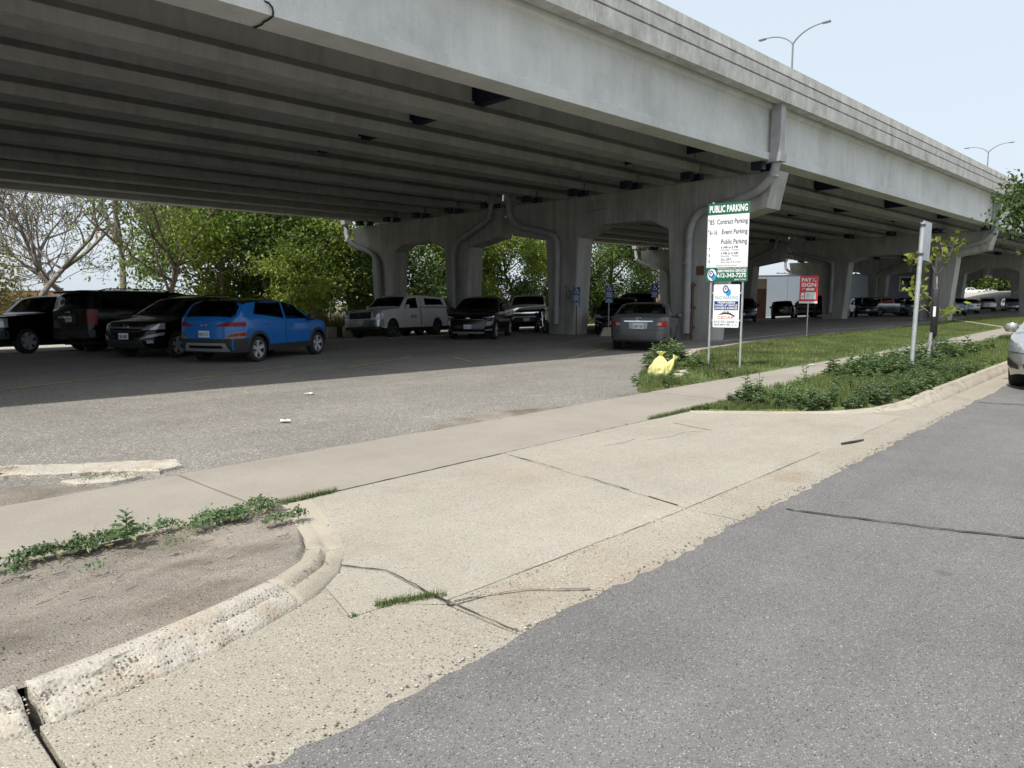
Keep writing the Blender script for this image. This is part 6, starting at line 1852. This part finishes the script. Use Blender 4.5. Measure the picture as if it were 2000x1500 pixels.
for k in range(170):
    x = _r.uniform(10.6, 15.4); ylo = 6.3; yhi = float(np.interp(x, [10.6, 12.1, 13.6, 15.4], [6.9, 7.6, 8.4, 8.8]))
    y = _r.uniform(ylo, yhi)
    if (x > 13.2 and y < 6.9) or _r.random() > (.9 if y > yhi - .5 or x < 12.2 else .25): continue
    sp.append((x, y, .03, (.55 if x < 13 else .95) * (.7 + .6 * _r.random())))
for k in range(14): sp.append((_r.uniform(13.6, 14.8), _r.uniform(8.1, 8.8), .03, 1.6 + .7 * _r.random()))
weed_field('weed_patch', sp, MT['weed'], 2)
def tall_weed(label, x, y, h, seed, z=.06, leaf=.10, n=26):
    v, f = weed_arrays(seed, h, leaf, n, .35, True)
    t = thing('tall_weed', label, 'weed', (x, y, gz(x, y) + z), 0, 'single weeds standing above the rest')
    np_mesh('leaves', v, f, MT['weed'], t)
tall_weed('tall dark weed spire standing at the left end of the right verge', 9.75, 4.42, .62, 901)
tall_weed('second shorter weed spire just right of the tall dark weed spire', 10.3, 4.45, .48, 902)
tall_weed('pointed weed rising halfway along the weed patch against the pavement', 12.1, 4.42, .62, 903)
tall_weed('feathery weed top rising just right of the sapling stake', 16.7, 3.7, .85, 904)
tall_weed('pointed weed beside the street sign pole on its left', 14.2, 4.0, .68, 905)
tall_weed('pale weed with spreading leaves beside the nearest sedan behind the yellow bag', 13.9, 8.5, .55, 906, .04, .12)
tall_weed('broad leaved weed in the green strip along the pavement at the left', 1.48, 4.53, .19, 907, .05, .10, 22)

# low creeping plants along the pavement edge on the left, in joints and cracks
def creepers(name, spots, seed, size=.022, mat=None, h=.05):
    rng = np.random.default_rng(seed); c = []
    for (x, y, z, rad, n) in spots:
        q = rng.normal(size=(n, 3)) * np.array([rad, rad * .6, 0]) + np.array([x, y, z]); q[:, 2] += np.abs(rng.normal(size=n)) * h * np.exp(-((q[:, 0] - x) ** 2 + (q[:, 1] - y) ** 2) / (2 * rad * rad)); c.append(q)
    v, f = leaf_quads(np.concatenate(c), size, rng, 1.2, .7)
    o = np_mesh(name, v, f, mat or MT['weed']); o['kind'] = 'stuff'; return o
sp = []
for k in range(150):
    x = -3.5 + 6.0 * _r.random() ** .8; wd = .10 + .05 * math.sin(x * 3) + (.16 * ss(1.7, 2.3, x))
    if 1.55 < x < 1.75 and _r.random() < .6: continue
    y = 4.72 - abs(_r.gauss(0, wd)); sp.append((x, y, .055, _r.uniform(.03, .07), _r.randint(50, 130)))
creepers('creeping_weeds', sp, 1, .024, None, .03)
sp = [(2.66 + .045 * k, 4.735, .002, .025, 90) for k in range(9)] + [(7.9 + .055 * k, 4.745, .004, .03, 110) for k in range(17)] + [(2.03 + .028 * k, 2.775 - .012 * k, .0, .014, 60) for k in range(10)] + [(1.87, 2.76, 0, .012, 30)]
sp += [(6.3 + .3 * k, 4.74, 0, .02, 10) for k in range(4)] + [(1.9, 6.5, .03, .07, 130), (1.45, 7.4, .03, .08, 140), (2.1, 6.38, .03, .06, 90)] + [(9.3 + .25 * k, 6.3, .0, .07, 60) for k in range(5)]
creepers('joint_weeds', sp, 2, .013, None, .012)
grass('crack_grass', [(2.0, 2.74), (2.33, 2.60), (2.34, 2.64), (2.02, 2.80)], 500, .035, .004, 21, MT['grass'], .0, 1, False)
grass('crack_grass', [(2.6, 4.70), (3.1, 4.72), (3.1, 4.76), (2.6, 4.76)], 500, .04, .005, 22, MT['grass'], .0, 1, False)
grass('crack_grass', [(7.7, 4.72), (8.9, 4.71), (8.9, 4.78), (7.7, 4.77)], 900, .05, .006, 23, MT['grass'], .0, 1, False)
sp = [(_r.uniform(-.2, .5), _r.uniform(3.2, 3.45), .1, .06, 30) for k in range(26)] + [(1.2, 4.15, .07, .05, 40), (1.62, 4.2, .08, .05, 40), (.35, 4.05, .07, .06, 50)]
creepers('dirt_weeds', sp, 3, .02, MT['weed'], .03)
# dry leaves and bits of straw
rng = np.random.default_rng(8)
q = np.stack([rng.uniform(-1.5, 2.5, 150), 4.62 - np.abs(rng.normal(0, .14, 150)), np.full(150, .075)], 1)
q2 = np.stack([rng.normal(14.5, .3, 420), rng.normal(7.3, .22, 420), .05 + np.abs(rng.normal(0, .05, 420))], 1)
v, f = leaf_quads(np.concatenate([q, q2]), .05, rng, 1, .25); o = np_mesh('dry_litter', v, f, MT['tallgrass']); o['kind'] = 'stuff'
m = MB(); _rr = random.Random(12)
for k in range(90):
    x = -1.6 + 4.1 * _rr.random(); y = _rr.uniform(3.3, 4.5)
    if x > 2.0 and y < 3.75: continue
    a = _rr.gauss(.25, .5); L = _rr.uniform(.015, .09); z = .074 - .05 * ss(3.3, 4.7, y)
    m.bar((x, y, z), (x + L * math.cos(a), y + L * math.sin(a), z + .003), .003, .003)
o = m.build('twig_litter', MT['bark']); o['kind'] = 'stuff'
# straw clump at the foot of the left sign post
grass('dry_straw', [(14.1, 7.0), (15.0, 7.0), (15.0, 7.7), (14.1, 7.7)], 700, .16, .008, 9, MT['tallgrass'], .03, 1, False)

# sapling with its guard and stake
t = thing('sapling', 'young sapling with large yellow green leaves in a black trunk guard', 'sapling', (17.95, 3.80, .06), 0)
m = MB(); m.tube([(0, 0, -.1), (.01, .01, .8), (.02, .03, 1.8), (.03, .04, 1.98)], [.028, .024, .018, .015], 8)
br = [[(.03, .04, 1.95), (.0, .16, 2.25), (-.02, .3, 2.5)], [(.03, .04, 1.95), (.03, -.10, 2.25), (.03, -.22, 2.55), (.02, -.28, 2.78)], [(.02, .03, 1.4), (.0, .28, 1.62), (0, .42, 1.9)], [(.02, .03, 1.1), (.0, .3, 1.3), (0, .5, 1.7)], [(.02, .03, 1.0), (.02, -.2, 1.15), (.02, -.42, 1.3)], [(0, .16, 2.25), (-.1, .36, 2.3), (-.1, .52, 2.38)], [(.03, -.1, 2.25), (.1, -.02, 2.5), (.1, .05, 2.8)]]
tips = []
for b in br:
    m.tube(b, [.013 - .003 * k for k in range(len(b))], 6); tips += b[1:]
    tips.append(tuple((Vector(b[-1]) + Vector(b[-2])) / 2))
m.build('trunk', MT['bark_grey'], t, True)
rng = np.random.default_rng(77); c = []
for p in tips:
    c.append(np.array(p) + rng.normal(size=(7, 3)) * np.array([.09, .10, .07]))
v, f = leaf_quads(np.concatenate(c), .16, rng, .9, .62, .4); np_mesh('crown', v, f, MT['leaf_sapling'], t)
m = MB(); m.box((-.02, .02, 1.18), (.10, .13, 1.06), None, .02); g = m.build('trunk_guard', MT['black_plastic'], t, True, angle=40)
m = MB(); m.box((-.075, .02, 1.2), (.006, .05, .22)); m.build('white_label', MT['sign_white'], g)
t = thing('tree_stake', 'grey steel stake holding the sapling and its black guard', 'stake', (17.75, 3.86, .05), 0)
m = MB(); m.tube([(0, 0, -.1), (.03, -.02, .75)], .035, 8); m.build('post', MT['galv'], t, True, angle=40)

# ------------------------------------------------------------------ the yellow bag, rubble, litter
t = thing('plastic_bag', 'knotted yellow plastic bag slumped in the weeds at the lot corner', 'bag', (11.75, 7.05, .02), R(-47))
m = MB()
def bagpt(u, v):
    a = 2 * math.pi * u; zz = v
    prof = np.interp(zz, [0, .06, .25, .5, .72, .84, .9, .95, 1.0], [.05, .15, .195, .17, .095, .035, .026, .06, .085])
    fold = 1 + (.15 * abs(math.sin(3.5 * a + 2 * zz)) + .10 * abs(math.sin(6.5 * a + 1.3 - zz)) - .12) * min(1, zz * 1.8) + .16 * noise.noise(Vector((math.cos(a) * 2.2, math.sin(a) * 2.2, zz * 6))) + .06 * abs(noise.noise(Vector((math.cos(a) * 6, math.sin(a) * 6, zz * 9))))
    r_ = prof * fold
    return (r_ * math.cos(a) + .04 * zz, r_ * .85 * math.sin(a), .52 * zz + .012 * noise.noise(Vector((math.cos(a) * 3, math.sin(a) * 3, 9))) * zz)
m.grid(bagpt, 96, 44); m.build('bag_body', MT['bag'], t, True)
m = MB()
def bagpt2(u, v):
    a = 2 * math.pi * u
    prof = np.interp(v, [0, .2, .6, .78, .85, .93, 1], [.10, .11, .07, .028, .02, .05, .065]); f = 1 + .16 * math.sin(6 * a + 2 * v)
    return (.10 + .22 * v + prof * f * math.cos(a) * .7, prof * f * math.sin(a) * .8, .10 + .34 * v + prof * f * math.cos(a) * -.35)
m.grid(bagpt2, 40, 22); m.build('bag_handle', MT['bag'], t, True)
def lump(name, label, cat, x, y, z, sx, sy, sz, seed, mat, group=None, rz=0):
    t = MB()
    def fn(u, v):
        a = 2 * math.pi * u; e = math.pi * (v - .5)
        d = Vector((math.cos(a) * math.cos(e), math.sin(a) * math.cos(e), math.sin(e)))
        d2 = Vector(tuple(math.copysign(abs(c) ** .6, c) for c in d))
        k = 1 + .28 * noise.noise(d * 1.6 + Vector((seed, 0, 0))) + .1 * noise.noise(d * 5 + Vector((0, seed, 0)))
        return (d2.x * sx * k, d2.y * sy * k, d2.z * sz * k)
    t.grid(fn, 22, 12)
    o = t.build(name, mat, None, True, angle=35); o.location = (x, y, z); o.rotation_euler = (0, 0, R(rz))
    return tag(o, label, cat, group)
lump('concrete_rubble', 'pale lump of broken concrete right of the yellow bag', 'rubble', 12.55, 7.0, .05, .17, .11, .08, 3, MT['rock'], 'broken concrete by the sign', -40)
lump('concrete_rubble', 'smaller broken concrete piece wedged under the yellow bag', 'rubble', 12.0, 6.78, .05, .14, .11, .08, 8, MT['rock'], 'broken concrete by the sign', 20)
lump('concrete_rubble', 'flat pale concrete shard in the weeds by the sign posts', 'rubble', 14.0, 6.9, .05, .3, .1, .03, 5, MT['rock'], 'broken concrete by the sign', -60)
t = thing('kerb_remnant', 'broken old concrete kerb remnant lying at the left between lot and pavement', 'rubble', (0, 0, 0), 0)
slab('kerb_piece', [(1.30, 7.30), (1.48, 7.62), (2.02, 7.18), (2.66, 6.74), (2.60, 6.46), (2.36, 6.40), (2.25, 6.58), (1.85, 6.86)], MT['worn'], .032, t, .1, .06, .03, 7, .025)
slab('kerb_piece', [(.1, 7.85), (.3, 8.15), (1.44, 7.66), (1.26, 7.34)], MT['worn'], .04, t, .1, .06, .03, 8, .03)
slab('kerb_piece', [(1.75, 6.42), (1.7, 6.62), (2.2, 6.5), (2.22, 6.34), (2.05, 6.30)], MT['worn'], .03, t, .1, .07, .018, 9, .025)
m = MB(); m.tube([(7.72, 2.42, .012), (7.9, 2.36, .012), (8.1, 2.32, .012)], [.012, .014, .008], 6); tag(m.build('stick', MT['tar'], None, True), 'thin dark strip of debris lying on the apron near the gutter', 'debris')
for i, (x, y, l) in enumerate([(6.13, 10.09, 'small white scrap of paper out on the sunny lot'), (16.9, 6.05, 'crumpled white scrap on the pavement edge by the lawn'), (4.5, 8.0, 'tiny pale scrap on the lot near the pavement')]):
    m = MB(); m.grid(lambda u, v: ((u - .5) * .14, (v - .5) * .09, .02 + .025 * noise.noise(Vector((u * 4 + i, v * 4, 0)))), 6, 5)
    o = m.build('paper_scrap', MT['sign_white'], None, True); o.location = (x, y, gz(x, y) + .0); o.rotation_euler = (0, 0, i * 1.1); tag(o, l, 'litter', 'paper scraps')
lump('stone', 'small white stone lying on the bare dirt behind the kerb', 'stone', .35, 3.45, .115, .022, .016, .011, 2, MT['rock'], 'stones on the dirt')
lump('stone', 'larger grey stone on the bare dirt left of the small white stone', 'stone', -.05, 3.62, .12, .024, .02, .013, 4, MT['worn'], 'stones on the dirt')
for i, (x, y, l) in enumerate([(20.82, 32.0, 'left one of two pale concrete planter blocks before the tall grass'), (21.5, 31.45, 'right one of two pale concrete planter blocks before the tall grass')]):
    m = MB(); m.box((0, 0, .28), (.55, .5, .56), None, .05); o = m.build('planter_block', MT['rock']); o.location = (x, y, gz(x, y) - .02); o.rotation_euler = (0, 0, R(-20)); tag(o, l, 'concrete block', 'concrete planter blocks')

# ------------------------------------------------------------------ buildings and poles far off
def building(label, p0, p1, depth, z0, z1, wall, panel=4.0, windows=(), roof=True, name='warehouse', lower=None):
    d = Vector((p1[0]-p0[0], p1[1]-p0[1])); L = d.length; an = math.atan2(d.y, d.x)
    t = thing(name, label, 'building', (p0[0], p0[1], z0), an)
    n = max(1, round(L / panel)); H = z1 - z0
    for k in range(n):
        m = MB(); m.box((L * (k + .5) / n, -.03, H / 2), (L / n - .04, .1, H)); m.build('wall_panel', wall, t)
    m = MB(); m.box((L / 2, depth / 2 + .03, H / 2 - .03), (L, depth, H - .05)); m.build('shell', wall, t)
    if lower:
        m = MB(); m.box((L / 2, -.12, lower[0] / 2), (L, .1, lower[0])); m.build('wall_base', lower[1], t)
    if roof:
        m = MB(); m.box((L / 2, depth / 2 - .05, H + .06), (L + .2, depth + .2, .12)); m.build('roof', MT['roof_dark'], t)
    for (a, z, w, h) in windows:
        m = MB(); m.box((a, -.1, z), (w, .06, h)); f = m.build('window', MT['sign_white'], t)
        m = MB(); m.box((a, -.14, z), (w - .25, .03, h - .25)); m.build('pane', MT['pane'], f)
building('long pale blue grey metal warehouse seen through the far viaduct openings', (99.5, 52), (108.4, 24.2), 14, -1.0, 5.05, MT['metal_wall'], 6.0, [(26.6, 4.7, 1.5, 2.0)])
building('low cream and brick building glimpsed between the price sign posts', (74.5, 39.5), (77.8, 33.2), 8, -.9, 3.9, MT['cream_wall'], 3.5, (), False, 'low_building', (3.7, MT['brick_wall']))
building('low red brick building behind the bushes at the far left', (16, 118), (33, 106), 12, -.9, 2.7, MT['brick_wall'], 5.0, [(5, 2.1, 2, 1.2), (12, 2.1, 2, 1.2)], True, 'brick_building')
def utility_pole(label, x, y, top, arm=2.6, an=0.0):
    t = thing('utility_pole', label, 'utility pole', (x, y, gz(x, y) - .2), an, 'utility poles in the distance')
    m = MB(); m.tube([(0, 0, 0), (0, 0, top)], [.17, .11], 8); m.build('pole', MT['bark'], t, True)
    for z in (top - .4, top - 1.3):
        m = MB(); m.box((0, 0, z), (arm if z > top - 1 else arm * .6, .12, .14)); c = m.build('crossarm', MT['bark'], t)
        for k in (-.45, -.2, .2, .45):
            m = MB(); m.lathe([(.05, 0), (.07, .1), (.03, .2)], 8, 'Z', (arm * k * (1 if z > top - 1 else .6), 0, z + .07)); m.build('insulator', MT['rim_dark'], c)
utility_pole('nearer utility pole with crossarms above the warehouse roof', 123.0, 48.5, 7.6, 4.6, R(-50))
utility_pole('utility pole with crossarms right behind the red pay sign', 136.0, 51.0, 7.9, 4.6, R(-50))
utility_pole('dark utility pole above the brick building at the far left', 20.6, 81.0, 5.6, 2.2, R(-47))
m = MB(); m.tube([(0, 0, 0), (0, 0, 3.6)], .05, 8); m.box((0, 0, 3.4), (.14, .14, 1.6), None, .04); o = m.build('lamp_bollard', MT['sign_white'], None); o.location = (102.5, 29.5, -.6); tag(o, 'white lamp post standing before the warehouse wall', 'lamp post')
